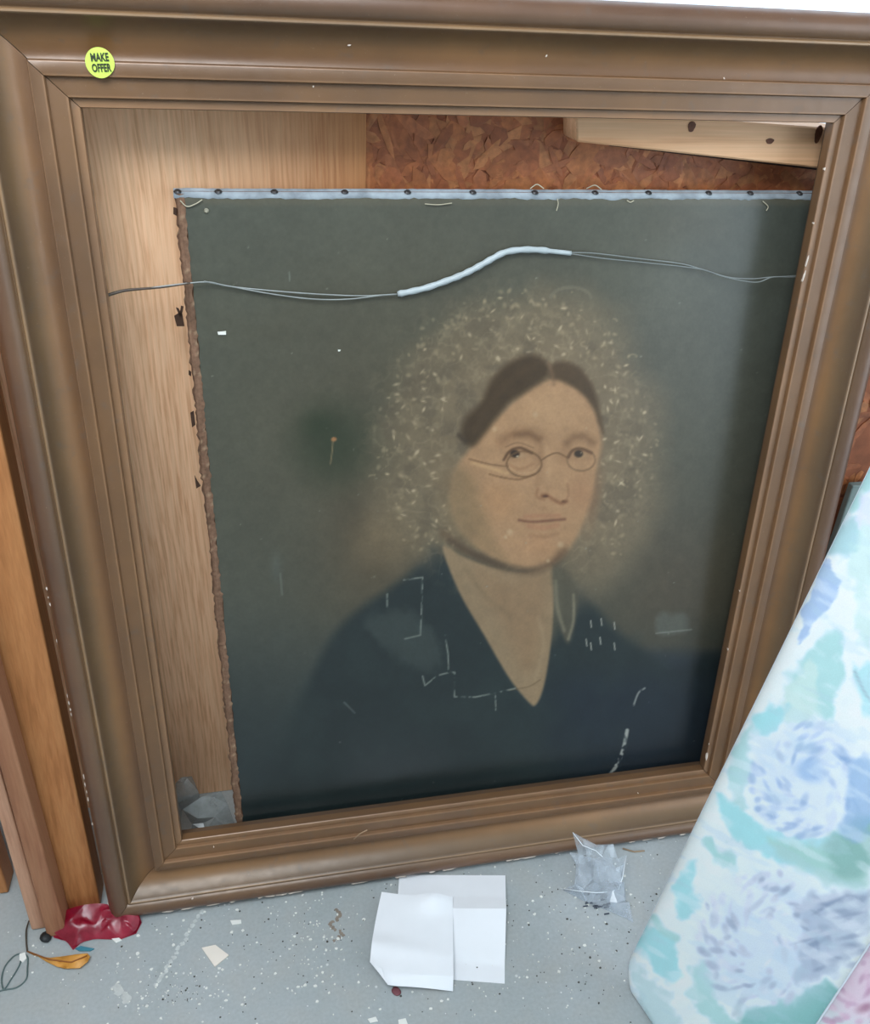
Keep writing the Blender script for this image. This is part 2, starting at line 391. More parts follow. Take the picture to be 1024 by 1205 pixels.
for k_, (d_, n_) in enumerate(PROFILE):                     # gilding rubbed pale along the sharp arrises
    if any(abs(d_-e_) < 0.0001 for e_ in (0.0006, 0.0073, 0.0214, 0.0308, 0.0606)): dcol[k_] = dcol[k_]*1.55+0.015
    elif any(abs(d_-e_) < 0.0001 for e_ in (0.0068, 0.0208, 0.0620)): dcol[k_] = dcol[k_]*1.15
def rail(name, A, B, out, along, seg=24):
    """sweep the moulding from corner A to corner B of the opening; out = outward direction, mitred at both ends"""
    V, C, F = [], [], []
    for i in range(seg+1):
        t = i/seg
        for (d, n), c in zip(PROFILE, dcol):
            g = 0.00035; a = np.array(A)+np.array(out)*d-np.array(along)*(d-g); b = np.array(B)+np.array(out)*d+np.array(along)*(d-g)
            q_ = a+(b-a)*t
            V.append(FW(q_[0], q_[1], n)); C.append(c)
    for i in range(seg):
        for k in range(nP):
            F.append((i*nP+k, i*nP+(k+1) % nP, (i+1)*nP+(k+1) % nP, (i+1)*nP+k))
    F.append(tuple(range(nP))[::-1]); F.append(tuple(seg*nP+k for k in range(nP)))
    return part(fr, name, V, F, M_FRAME, angle=30, cols=np.array(C))
rail('top_rail', (0, HO), (WO, HO), (0, 1), (1, 0))
rail('bottom_rail', (WO, 0), (0, 0), (0, -1), (-1, 0))
rail('side_rail', (0, 0), (0, HO), (-1, 0), (0, 1))
rail('side_rail', (WO, HO), (WO, 0), (1, 0), (0, -1))
# chips of bare white gesso along the worn edges
def chips():
    parts = []
    def chip(u, v_, n, l, wd, ang):
        o_ = FW(u, v_, n); k = 5+rng.integers(3); P = []
        for t in np.linspace(0, 2*math.pi, k, endpoint=False):
            a, b = l*math.cos(t)*(0.6+0.5*rng.random()), wd*math.sin(t)*(0.6+0.5*rng.random())
            P.append(o_+XW*(a*math.cos(ang)-b*math.sin(ang))+VW*(a*math.sin(ang)+b*math.cos(ang)))
        parts.append(prism(P, -NW*0.0025))
    for i in range(30):
        u = -0.06+0.72*rng.random(); d = 0.0795+0.0022*rng.random()
        chip(u, -d, prof(d)+0.0006, 0.002+0.006*rng.random(), 0.0008+0.001*rng.random(), rng.normal(0, 0.1))
    for i in range(14):
        v_ = -0.07+0.48*rng.random(); d = 0.0832+0.0014*rng.random()
        chip(-d, v_, prof(d)+0.0006, 0.001+0.003*rng.random(), 0.0006+0.0006*rng.random(), math.pi/2)
    for i in range(8):
        d = 0.01+0.06*rng.random(); u = WO*rng.random()
        chip(u, -d if i % 2 else HO+d, prof(d)+0.0008, 0.001+0.0012*rng.random(), 0.0007, rng.random()*3)
    for i in range(5):
        v_ = HO*rng.random(); d = 0.0003
        chip(WO+d, v_, 0.0004, 0.001+0.0014*rng.random(), 0.0005, math.pi/2)
    for t in (0, 1): chip(WO+0.0008, 0.625-0.014*t, 0.0012, 0.006, 0.0008, math.pi/2-0.1)
    chip(WO+0.0006, 0.022, 0.0012, 0.006, 0.0014, math.pi/2)
    o = part(fr, 'gesso_chips', *merge(parts), plain('bare_gesso', (222, 206, 192), 0.8)); o['kind'] = 'stuff'; o['label'] = 'white chipped gesso'
chips()

# ------------------------------------------------------------------ painting (unframed canvas)
CL = math.radians(7.5)
CV = np.array([0, math.sin(CL), math.cos(CL)]); CN = np.array([0, -math.cos(CL), math.sin(CL)])
CT = 0.018
CQ = np.array([0, YFB+0.003, CT*math.sin(CL)])
c_tl = hit((205, 222), CQ, CN); c_bl = hit((276, 968), CQ, CN)
cx0 = 0.5*(c_tl[0]+c_bl[0]); CH = (c_tl-CQ) @ CV; CW = 0.648
def CP(s, t, n=0.0): return np.array([cx0+s, CQ[1], CQ[2]])+CV*t+CN*n
print('canvas', cx0, CW, CH, 'left edge x top/bottom', c_tl[0], c_bl[0], 'cam', CAM, 'frame right', WO+RAIL_W)

# --- soft drawing helpers, all in photo pixels
def sstep(a, b, x): t = np.clip((x-a)/(b-a), 0, 1); return t*t*(3-2*t)
def vnoise(x, y, seed=0):
    xi, yi = np.floor(x).astype(np.int64), np.floor(y).astype(np.int64); fx, fy = x-xi, y-yi
    fx = fx*fx*(3-2*fx); fy = fy*fy*(3-2*fy)
    def h(a, b):
        n = (a*374761393+b*668265263+seed*1442695041) & 0xffffffff
        n = ((n ^ (n >> 13))*1274126177) & 0xffffffff
        return ((n ^ (n >> 16)) & 0xffff)/65535.0
    return (h(xi, yi)*(1-fx)+h(xi+1, yi)*fx)*(1-fy)+(h(xi, yi+1)*(1-fx)+h(xi+1, yi+1)*fx)*fy
def fbm(x, y, s, o=4, seed=0):
    r = 0; a = 0.5
    for i in range(o): r = r+a*vnoise(x/s, y/s, seed+i*17); s /= 2; a /= 2
    return r/(1-0.5**o)
def smooth_poly(P, k=5):
    P = [np.array(p, float) for p in P]; n = len(P); out = []
    for i in range(n):
        a, b, c, d = P[i-1], P[i], P[(i+1) % n], P[(i+2) % n]
        for j in range(k):
            t = j/k; out.append(0.5*((2*b)+(-a+c)*t+(2*a-5*b+4*c-d)*t*t+(-a+3*b-3*c+d)*t**3))
    return out
class Paint:
    def __init__(s, x, y, base): s.x, s.y = x, y; s.c = np.ones((len(x), 3))*np.array(base, float)
    def put(s, m, col):
        m = m[:, None]; s.c = s.c*(1-m)+m*np.array(col, float)
    def _near(s, P, pad):
        P = np.array(P); return np.nonzero((s.x > P[:, 0].min()-pad) & (s.x < P[:, 0].max()+pad) & (s.y > P[:, 1].min()-pad) & (s.y < P[:, 1].max()+pad))[0]
    def poly(s, P, col, soft=3, op=1.0, smooth=True, warp=0, wseed=0, wscale=18):
        Q = smooth_poly(P) if smooth else [np.array(p, float) for p in P]
        i = s._near(Q, soft*3+warp+2); x, y = s.x[i], s.y[i]
        if warp:
            x0, y0 = x, y
            x = x0+warp*(fbm(x0, y0, wscale, 3, wseed)-0.5)*2; y = y0+warp*(fbm(x0, y0, wscale, 3, wseed+50)-0.5)*2
        d = np.full(len(x), 1e9); ins = np.zeros(len(x), bool)
        for k in range(len(Q)):
            a, b = Q[k-1], Q[k]; e = b-a; L2 = e @ e+1e-12
            t = np.clip(((x-a[0])*e[0]+(y-a[1])*e[1])/L2, 0, 1)
            d = np.minimum(d, np.hypot(x-a[0]-t*e[0], y-a[1]-t*e[1]))
            cr = ((a[1] > y) != (b[1] > y)); 
            with np.errstate(all='ignore'): xx = a[0]+(y-a[1])*e[0]/(e[1] if abs(e[1]) > 1e-9 else 1e-9)
            ins ^= cr & (x < xx)
        sd = np.where(ins, d, -d); m = np.zeros(len(s.x)); m[i] = op*sstep(-soft, soft, sd); s.put(m, col)
    def blob(s, c, rx, ry, col, ang=0, op=1.0, soft=1.0):
        dx, dy = s.x-c[0], s.y-c[1]; ca, sa = math.cos(math.radians(ang)), math.sin(math.radians(ang))
        r = np.hypot((dx*ca+dy*sa)/rx, (-dx*sa+dy*ca)/ry); s.put(op*(1-sstep(1-soft, 1+soft*0.3, r)), col)
    def line(s, P, wd, col, op=1.0, soft=0.8, smooth=True, brk=0):
        P = catmull([(p[0], p[1]) for p in P], 6) if smooth and len(P) > 2 else [np.array(p, float) for p in P]
        i = s._near(P, wd+soft+3); x, y = s.x[i], s.y[i]; d = np.full(len(x), 1e9)
        for a, b in zip(P[:-1], P[1:]):
            e = b-a; t = np.clip(((x-a[0])*e[0]+(y-a[1])*e[1])/(e @ e+1e-12), 0, 1)
            d = np.minimum(d, np.hypot(x-a[0]-t*e[0], y-a[1]-t*e[1]))
        mm = op*(1-sstep(wd/2-soft, wd/2+soft, d))
        if brk: mm = mm*sstep(brk-0.15, brk+0.15, fbm(x, y, 5, 2, 3))
        m = np.zeros(len(s.x)); m[i] = mm; s.put(m, col)
    def ring(s, c, rx, ry, wd, col, op=1.0, a0=0, a1=360):
        s.line([(c[0]+rx*math.cos(math.radians(t)), c[1]+ry*math.sin(math.radians(t))) for t in np.linspace(a0, a1, 26)], wd, col, op)

def portrait(x, y):
    p = Paint(x, y, (82, 87, 80))
    n1 = fbm(x, y, 260, 4, 1); n2 = fbm(x, y, 60, 4, 5); n3 = fbm(x, y, 9, 3, 9)
    p.put(0.55*sstep(0.4, 0.7, n1), (84, 82, 68))
    p.put(0.7*np.exp(-(((x-560)/330)**2+((y-520)/260)**2)), (92, 84, 66))       # warm glow of ground colour behind the sitter
    p.put(0.6*np.exp(-(((x-790)/70)**2+((y-690)/90)**2)), (84, 74, 60))
    p.put(0.55*np.exp(-(((x-440)/60)**2+((y-640)/80)**2)), (94, 80, 62))
    p.put(0.35*sstep(800, 960, x), (66, 76, 78))
    p.blob((392, 522), 62, 62, (46, 56, 42), 0, 0.75, 1.0); p.blob((375, 500), 25, 20, (44, 56, 40), 0, 0.5, 1.0)
    # darker lower part of the ground and the black dress
    p.put(sstep(690, 930, y+0.10*(x-500)*np.where(x < 520, -1, 0)+30*(n1-0.5)), (46, 56, 58))
    p.put(0.8*sstep(756, 778, y-0.03*(x-800)+6*(n2-0.5))*sstep(690, 790, x), (42, 52, 62))
    p.poly([(520, 646), (498, 658), (462, 690), (424, 716), (392, 748), (360, 810), (330, 900), (320, 1010), (860, 1000), (850, 780), (800, 790), (752, 762), (722, 738), (690, 702), (668, 690), (640, 760)], (40, 50, 52), 9, 0.96)
    p.put(0.7*sstep(600, 700, x)*sstep(770, 820, y), (38, 48, 60))
    p.put(0.35*sstep(0.5, 0.7, n2)*sstep(700, 780, y), (48, 60, 60))
    p.put(0.6*sstep(880, 980, y), (34, 46, 48))
    # lace bonnet: translucent warm grey cloud
    cap = [(440, 580), (446, 520), (468, 462), (500, 412), (545, 372), (600, 346), (655, 338), (705, 358), (742, 396), (766, 446), (772, 510), (768, 580), (752, 640), (716, 684), (672, 690), (600, 640), (520, 648), (470, 668), (428, 640)]
    p.poly(cap, (124, 111, 90), 26, 0.78, warp=22, wseed=4, wscale=60)
    p.poly([(500, 560), (520, 480), (560, 420), (640, 388), (710, 420), (740, 500), (735, 600), (690, 660), (560, 640)], (128, 112, 90), 30, 0.55, warp=14, wseed=8)
    p.blob((452, 640), 46, 40, (112, 98, 76), 0, 0.5, 1.0)
    i = (x > 415) & (x < 790) & (y > 325) & (y < 700)
    lace = np.zeros(len(x)); xx, yy = x[i], y[i]
    cm = sstep(1.15, 0.75, np.hypot((xx-605)/172, (yy-520)/182))
    ril = np.abs(fbm(xx, yy, 16, 3, 31)-0.5)
    lace[i] = cm*(0.30*sstep(0.06, 0.0, ril)+0.35*sstep(0.60, 0.78, fbm(xx, yy, 10, 3, 77)))
    p.put(lace, (156, 142, 116))
    dk = np.zeros(len(x)); dk[i] = cm*0.35*sstep(0.45, 0.25, fbm(xx, yy, 24, 3, 55)); p.put(dk, (86, 78, 66))
    R = np.random.default_rng(3)
    for k in range(230):
        a = R.random()*2*math.pi; rr = 0.58+0.42*math.sqrt(R.random())
        cx_, cy_ = 606+168*rr*math.cos(a), 522+182*rr*math.sin(a)
        if cy_ > 640 and cx_ > 500 and cx_ < 700: continue
        if 545 < cx_ < 706 and 425 < cy_ < 660: continue
        s_ = 1.2+2.2*R.random()
        p.blob((cx_, cy_), s_*1.5, s_, (176, 160, 130), R.random()*180, 0.2+0.4*R.random(), 0.9)
    for k in range(150):
        a = R.random()*2*math.pi; rr = 0.55+0.42*R.random(); cx_, cy_ = 606+162*rr*math.cos(a), 515+172*rr*math.sin(a)
        if (545 < cx_ < 706 and 425 < cy_ < 660) or cy_ > 650: continue
        p.blob((cx_, cy_), 2.5+3*R.random(), 1.3+1.2*R.random(), (198, 182, 152), R.random()*180, 0.35+0.5*R.random(), 0.9)
    for c in [(668, 344), (640, 385), (600, 372), (690, 405), (722, 378), (745, 420), (758, 470), (640, 412), (560, 408), (505, 470), (440, 562), (498, 442), (560, 580), (770, 520), (716, 590), (735, 650)]:
        p.ring(c, 4+3*R.random(), 3, 2.2, (170, 154, 126), 0.4, 360*R.random(), 360*R.random())
    p.ring((672, 352), 24, 14, 4, (120, 114, 98), 0.6, 190, 350)
    # neck and chest
    p.poly([(521, 644), (545, 655), (580, 668), (620, 674), (648, 664), (652, 690), (649, 752), (641, 804), (631, 829), (621, 825), (598, 796), (570, 748), (541, 698)], (152, 130, 102), 2.5, 0.97)
    p.poly([(560, 670), (600, 682), (640, 676), (640, 730), (622, 790), (590, 735)], (146, 118, 90), 14, 0.6)
    p.line([(548, 668), (570, 700), (596, 722), (600, 728)], 5, (126, 106, 82), 0.5, 4)
    p.line([(634, 728), (640, 760), (630, 800)], 4, (172, 150, 120), 0.45, 3); p.line([(600, 812), (622, 808), (636, 800)], 1.6, (110, 90, 66), 0.6)
    # ribbon of lace beside the neck
    p.poly([(650, 668), (668, 676), (680, 698), (677, 732), (669, 757), (660, 742), (653, 706)], (92, 88, 74), 4, 0.85)
    p.line([(654, 684), (656, 715), (664, 742)], 4, (138, 132, 112), 0.6, 2.5); p.line([(675, 700), (675, 730), (669, 752)], 3, (150, 144, 122), 0.6, 2)
    # face
    face = [(556, 524), (587, 489), (622, 459), (648, 446), (668, 450), (690, 466), (704, 492), (708, 520), (704, 545), (700, 575), (692, 602), (680, 630), (664, 652), (644, 666), (618, 669), (592, 662), (564, 646), (542, 624), (532, 600), (530, 570), (538, 548)]
    p.poly(face, (174, 138, 104), 5, 0.97)
    p.poly([(536, 552), (556, 560), (572, 600), (584, 640), (600, 662), (566, 648), (540, 622), (530, 590)], (142, 118, 88), 10, 0.75)
    p.blob((646, 480), 46, 32, (186, 150, 114), 0, 0.7, 1.0); p.blob((588, 590), 30, 26, (180, 138, 100), 0, 0.6, 1.0)
    p.blob((684, 580), 18, 24, (170, 128, 96), 0, 0.6, 1.0); p.blob((636, 642), 26, 16, (182, 140, 104), 0, 0.6, 1.0)
    p.blob((700, 590), 9, 50, (138, 106, 80), 12, 0.45, 1.0)
    p.line([(704, 495), (709, 525), (704, 556), (699, 590), (684, 628)], 3, (120, 96, 74), 0.35, 3)
    # shadow under the jaw and the bonnet string
    p.line([(523, 628), (545, 645), (570, 658), (596, 668), (626, 672), (650, 662), (664, 648)], 9, (96, 76, 58), 0.62, 6)
    p.blob((536, 606), 26, 60, (132, 114, 88), -14, 0.55, 1.0); p.blob((528, 560), 22, 26, (130, 112, 88), 0, 0.5, 1.0)
    p.line([(529, 636), (556, 652), (590, 666)], 6, (74, 60, 48), 0.5, 4)
    # hair, parted in the middle
    p.poly([(556, 525), (543, 514), (548, 492), (566, 474), (580, 444), (606, 423), (630, 418), (645, 428), (646, 442), (624, 458), (601, 473), (586, 490), (568, 514)], (70, 55, 38), 6, 0.95)
    p.poly([(646, 443), (652, 427), (672, 427), (691, 442), (703, 470), (710, 508), (706, 500), (697, 478), (682, 461), (664, 450)], (78, 61, 43), 4.5, 0.9)
    p.line([(560, 506), (580, 470), (610, 440), (636, 428)], 7, (82, 66, 48), 0.5, 5); p.line([(548, 520), (540, 512)], 5, (70, 58, 48), 0.7, 3)
    p.line([(646, 428), (650, 440), (652, 452)], 4, (122, 96, 74), 0.6, 3)
    # brows, eye sockets
    p.line([(590, 520), (604, 511), (622, 510), (636, 517)], 11, (138, 104, 76), 0.75, 7); p.line([(606, 512), (622, 511), (634, 517)], 6, (112, 84, 60), 0.6, 5)
    p.line([(668, 522), (676, 515), (688, 514), (698, 521)], 10, (126, 96, 70), 0.75, 6); p.blob((664, 536), 9, 16, (140, 106, 78), 0, 0.45, 1.0); p.blob((636, 538), 10, 18, (150, 114, 84), 0, 0.4, 1.0)
    p.line([(640, 520), (646, 545), (645, 565)], 5, (190, 154, 118), 0.5, 4); p.line([(637, 522), (635, 545), (632, 570)], 5, (146, 112, 82), 0.45, 4)
    for c, rx in (((609, 535), 17), ((683, 535), 14)):
        p.blob(c, rx+4, 10, (148, 114, 84), 0, 0.7, 1.0); p.blob((c[0]+1, c[1]+1), rx-5, 4.5, (172, 148, 116), 0, 0.6, 0.9)
    p.line([(593, 541), (600, 531), (612, 527), (626, 533)], 3.2, (92, 66, 46), 0.85, 1.4); p.line([(595, 526), (610, 521), (628, 527)], 1.8, (128, 96, 70), 0.7)
    p.blob((606, 534), 6.5, 5.2, (52, 40, 30), 0, 1.0, 0.4); p.blob((609, 537), 2, 1.4, (196, 182, 158), 0, 0.9, 0.8)
    p.line([(669, 538), (674, 530), (684, 528), (696, 533)], 3.2, (92, 66, 48), 0.85, 1.4); p.blob((681, 534), 6, 5, (60, 48, 38), 0, 1.0, 0.4); p.blob((684, 533), 1.4, 1.2, (150, 140, 120), 0, 0.8, 0.8)
    p.line([(596, 546), (612, 552), (628, 546)], 3, (150, 112, 82), 0.6, 2)
    # spectacles
    p.ring((617, 546), 20.5, 15, 2.4, (108, 82, 58), 0.7); p.ring((684, 541), 16.5, 13, 2.4, (116, 90, 66), 0.6)
    p.ring((617, 543), 19, 14, 1.2, (200, 168, 128), 0.4, 20, 160)
    p.line([(638, 541), (646, 536), (656, 533), (667, 538)], 2.0, (112, 84, 60), 0.8)
    p.line([(556, 545), (578, 551), (597, 557)], 4, (200, 164, 120), 0.6, 2); p.line([(552, 540), (575, 546), (598, 549)], 2, (120, 90, 64), 0.7); p.line([(576, 558), (592, 562), (612, 564), (630, 558)], 2.2, (116, 86, 60), 0.65)
    # nose, mouth, chin
    p.line([(633, 575), (632, 584), (640, 588)], 3, (140, 100, 72), 0.6, 2); p.line([(638, 583), (644, 583), (652, 588), (660, 592), (667, 590)], 4, (128, 86, 62), 0.7, 2.4)
    p.blob((642, 584), 4.5, 2.2, (84, 54, 40), 0, 0.9, 0.8); p.blob((664, 590), 4, 2.2, (92, 62, 46), 0, 0.8, 0.8); p.line([(668, 570), (669, 582), (665, 590)], 2.4, (142, 106, 78), 0.6, 2)
    p.blob((653, 580), 7, 6, (190, 150, 112), 0, 0.5, 1.0)
    p.line([(611, 612), (626, 614), (642, 613), (665, 611)], 3.0, (112, 74, 58), 0.8, 1.8); p.line([(618, 608), (638, 607), (658, 607)], 4, (166, 116, 90), 0.6, 3); p.line([(622, 619), (640, 621), (656, 618)], 5, (170, 120, 92), 0.6, 3)
    p.line([(624, 630), (640, 632), (656, 628)], 4, (146, 108, 80), 0.5, 3); p.blob((640, 598), 5, 5, (150, 112, 82), 0, 0.35, 1.0)
    # bloom and losses on the varnish
    for c, r, o_ in (((630, 488), 4, .5), ((582, 505), 4, .4), ((600, 626), 5, .45), ((595, 632), 3, .5), ((660, 641), 5, .55), ((645, 660), 3, .6), ((690, 504), 2, .4)): p.blob(c, r, r, (206, 184, 150), 0, o_, 1.0)
    pale = (140, 152, 150)
    g = lambda X, Y: (370+X/2.2756, 620+Y/2.2756)
    for P in ([(240, 142), (290, 135), (288, 200), (284, 290), (242, 300)], [(195, 180), (195, 215)], [(350, 290), (358, 340), (360, 388), (376, 390), (375, 455), (430, 456), (480, 446), (540, 432)], [(485, 446), (486, 490)], [(290, 400), (296, 425), (330, 398), (360, 390)]):
        p.line([g(*q_) for q_ in P], 1.7, (158, 166, 158), 0.75, 0.9, False, 0.40)
    p.poly([g(140, 250), g(230, 220), g(340, 300), g(350, 370), g(280, 380), g(200, 320)], (92, 102, 98), 8, 0.35, warp=12)
    p.line([g(838, 545), g(826, 600), g(808, 640), g(790, 668)], 4.2, (186, 190, 184), 0.85, 1.2, True, 0.42); p.line([g(885, 432), g(868, 445), g(855, 478)], 2.0, (176, 180, 176), 0.8, 1.0, True, 0.35)
    for q_ in ((740, 260), (768, 255), (803, 265), (728, 310), (740, 320), (765, 305), (803, 320)): p.line([g(q_[0], q_[1]-9), g(q_[0]+2, q_[1]+9)], 1.4, (190, 190, 180), 0.8)
    p.poly([g(925, 240), g(990, 235), g(1000, 285), g(930, 285)], (108, 116, 112), 5, 0.5, warp=6); p.line([g(915, 285), g(1010, 275)], 1.6, (150, 156, 150), 0.6)
    p.line([g(80, 470), g(108, 498)], 2, pale, 0.4)
    p.blob((325, 668), 9, 22, (98, 106, 102), 0, 0.45, 1.0); p.line([(330, 675), (332, 700)], 2, (130, 138, 132), 0.5)
    p.line([(392, 515), (391, 530), (389, 546)], 1.5, (150, 132, 100), 0.7); p.blob((393, 517), 4, 3, (170, 120, 80), 0, 0.9, 0.6)
    p.line([(340, 320), (341, 330)], 1.4, (140, 150, 144), 0.6)
    for k in range(70): p.blob((225+740*R.random(), 240+720*R.random()), 0.8+1.0*R.random(), 0.8+0.6*R.random(), (150, 154, 146), 0, 0.5*R.random()+0.2, 0.8)
    # thin dusty lighter edge along the top, rubbed ground
    p.put(0.6*sstep(246, 236, y+6*(n3-0.5)), (104, 100, 86))
    p.c *= (1+0.10*(n2-0.5)+0.10*(n3-0.5))[:, None]
    return p.c
paint = thing('painting', 'dark unframed oil portrait of a bespectacled woman in a lace bonnet', 'painting', CP(CW/2, 0, -CT))
TOP_STRIP, LEFT_STRIP = 0.0066, 0.0085
# stretcher behind the cloth
st = [CP(s_, t_, -0.0015) for s_, t_ in ((0.0015, 0), (CW, 0), (CW, CH-0.009), (CW-0.001, CH-0.002), (0.0015, CH-0.002))]
part(paint, 'stretcher', *prism(st, -CN*(CT-0.0015)), wood('old_stretcher', rgba((120, 86, 62)), rgba((106, 74, 54)), rgba((84, 58, 44)), 'Z', 0.8, 150))
# painted cloth
gx, gy = 520, 600
S, T = np.meshgrid(np.linspace(LEFT_STRIP, CW, gx), np.linspace(0, CH-TOP_STRIP, gy), indexing='ij')
S, T = S.ravel(), T.ravel()
edge = (S < LEFT_STRIP+1e-6)
rag = 0.0016*(fbm(T*1000, T*0, 14, 3, 2)-0.5)*2
Sx = S+np.where(edge, rag, 0)
nn = 0.0008*(fbm(S*1000, T*1000, 120, 2, 12)-0.5)
Pw = np.array([cx0, CQ[1], CQ[2]])+Sx[:, None]*XW+T[:, None]*CV+(0.0004+nn)[:, None]*CN
idx = np.arange(gx*gy).reshape(gx, gy)
Fc = np.stack([idx[:-1, :-1], idx[1:, :-1], idx[1:, 1:], idx[:-1, 1:]], -1).reshape(-1, 4)
PAINT_GAIN = 0.75*np.array([1.06, 1.0, 0.93])
M_PAINT = vcol('oil_paint_varnish', 0.32, 0.5, 0.06, 300, 0.10)
part(paint, 'canvas', Pw, Fc, M_PAINT, smooth=True, cols=lin(np.clip(portrait(*proj(Pw)), 0, 255))*PAINT_GAIN)
# cloth turned over the top bar, tacked
V, F = [], []
ns = 160
for i in range(ns+1):
    s_ = CW*i/ns; wob = 0.00035*math.sin(i*0.37)+0.00030*rng.normal()
    for t_, n_ in ((CH-TOP_STRIP-0.0012+wob*1.2, 0.0006), (CH-TOP_STRIP+0.001+wob, 0.0016), (CH-0.003, -0.0006), (CH+wob*0.4, -0.0050), (CH-0.001+wob*0.4, -CT)):
        V.append(CP(s_, t_, n_))
for i in range(ns):
    for k in range(4): F.append((i*5+k, (i+1)*5+k, (i+1)*5+k+1, i*5+k+1))
part(paint, 'tacking_edge', V, F, plain('raw_linen_edge', (144, 152, 158), 0.85, 0.2, 0.3, 60), smooth=True)
# ragged bare margin down the left side
V, F, C = [], [], []
ns = 240
for i in range(ns+1):
    t_ = (CH-0.004)*i/ns
    r0 = 0.0012*(vnoise(np.array([i*0.33]), np.array([0.]), 5)[0]-0.5)*2+0.0005*rng.normal()
    r1 = 0.0012*rng.normal()*0.5
    for s_, n_ in ((0.0002+max(r0, -0.0025), -0.0035), (0.0022+0.4*r0, 0.0002+0.0006*rng.random()), (LEFT_STRIP*0.6, 0.0009+0.0008*rng.random()), (LEFT_STRIP+r1, 0.0008)):
        V.append(CP(s_, t_, n_))
        c = lin((118, 90, 72))*(0.65+0.6*vnoise(np.array([i*0.21+s_*300]), np.array([s_*900]), 8)[0])
        C.append(c if rng.random() > 0.06 else lin((150, 124, 100)))
for i in range(ns):
    for k in range(3): F.append((i*4+k, i*4+k+1, (i+1)*4+k+1, (i+1)*4+k))
part(paint, 'torn_margin', V, F, vcol('brown_torn_margin', 0.9, 0.2, 0.2, 300, 0.4), cols=np.array(C))
# scraps of cloth and bark-dark glue that stick out of the left edge
def cpx(p, n=0.0): return hit(p, CQ+CN*n, CN)
M_SCRAP = plain('dark_scrap', (62, 44, 34), 0.9, 0.2, 0.3, 80)
for P in ([(205, 372), (214, 366), (217, 384), (208, 384)], [(207, 362), (210, 363), (215, 372), (212, 374)], [(213, 360), (216, 361), (214, 372), (211, 371)], [(224, 486), (228, 484), (230, 500), (226, 503)], [(222, 436), (225, 438), (225, 443), (222, 441)], [(229, 560), (232, 566), (236, 572), (231, 575)], [(204, 244), (208, 245), (208, 254), (204, 252)]):
    part(paint, 'scrap', *prism([cpx(p, 0.001) for p in P[::-1]], -CN*0.002), M_SCRAP)
# tacks along the top, nail head, flecks
M_TACK = plain('iron_tack', (60, 58, 58), 0.45, 0.5, 0.2, 300, 0.6)
def disc(c, nrm, r, h, seg=10):
    nrm = unit(np.asarray(nrm)); a = unit(np.cross(nrm, [0.3, 0.2, 1])); b = np.cross(nrm, a)
    V = [c+r*(a*math.cos(t)+b*math.sin(t)) for t in np.linspace(0, 2*math.pi, seg, endpoint=False)]+[c+h*nrm+0.6*r*(a*math.cos(t)+b*math.sin(t)) for t in np.linspace(0, 2*math.pi, seg, endpoint=False)]
    F = [tuple(range(seg, 2*seg)), tuple(range(seg))[::-1]]+[(i, (i+1) % seg, (i+1) % seg+seg, i+seg) for i in range(seg)]
    return V, F
tn = unit(CN*0.45+CV*0.9)
for x_ in (209, 257, 323, 406, 480, 557, 630, 701, 764, 835, 884, 942):
    s_ = cpx((x_, 227))[0]-cx0
    part(paint, 'tack', *disc(CP(s_, CH-0.0022, -0.0012), tn, 0.0034, 0.0012), M_TACK)
part(paint, 'nail', *disc(cpx((243, 248), 0.001), CN, 0.0022, 0.0014, 12), plain('pale_nail', (176, 170, 150), 0.4, 0.5, 0.1, 200, 0.5))
M_FLECK = plain('white_fleck', (222, 220, 212), 0.8)
for P in ([(256, 391), (266, 390), (266, 394), (257, 394)], [(398, 412), (401, 412), (400, 413.5), (398, 413.5)]):
    part(paint, 'fleck', *prism([cpx(p, 0.0022) for p in P[::-1]], -CN*0.002), M_FLECK)
# frayed threads hanging over the top edge
M_THREAD = plain('frayed_linen', (176, 168, 146), 0.9, 0.1)
for P in ([(656, 234), (657, 240), (655, 248)], [(738, 236), (742, 238), (746, 236)], [(212, 236), (220, 243), (230, 240), (238, 235)], [(624, 222), (632, 217), (640, 222)], [(690, 222), (700, 218), (708, 223)], [(500, 240), (516, 241), (532, 239)], [(898, 237), (904, 243), (902, 248)]):
    part(paint, 'thread', *tube(catmull([cpx(p, 0.0022) for p in P], 5), 0.0005, 5), M_THREAD)

# ------------------------------------------------------------------ hanging wire on the frame, in front of the canvas
M_WIRE = plain('grey_steel_wire', (150, 154, 152), 0.35, 0.5, 0.1, 60, 0.6)
M_WIRE_D = plain('dark_steel_wire', (84, 74, 66), 0.45, 0.5, 0.2, 60, 0.5)
M_SLEEVE = plain('white_plastic_sleeve', (172, 180, 182), 0.4, 0.5, 0.08, 120)
bq = FW(0, 0, BACK_N+0.003)
def wpx(p): # hangs just in front of the canvas, between it and the back of the frame
    c = cpx(p, 0.0045); b_ = hit(p, bq, NW); t = abs(p[0]-530)/420.0
    return c+(b_-c)*min(1, max(0, (t-0.62)/0.38))**1.5
def strand(P, r, mat, root, name): return part(root, name, *tube(catmull([wpx(p) for p in P], 8), r, 7), mat, smooth=True)
hw = strand([(112, 351), (128, 346), (160, 341), (215, 334), (246, 332), (270, 337), (330, 343), (390, 347), (430, 348), (468, 346)], 0.00065, M_WIRE, fr, 'hanging_wire')
hw['label'] = 'thin grey picture wire with a white plastic sleeve'
def sub(P, r, mat, name): return part(hw, name, *tube(catmull([wpx(p) for p in P], 8), r, 8), mat, smooth=True)
part(hw, 'wire_end', *tube(catmull([wpx(p) for p in [(112, 352), (128, 347), (146, 342), (166, 340), (190, 338), (212, 335), (224, 333)]], 8), list(np.linspace(0.0016, 0.0007, 49)), 8), M_WIRE_D, smooth=True)
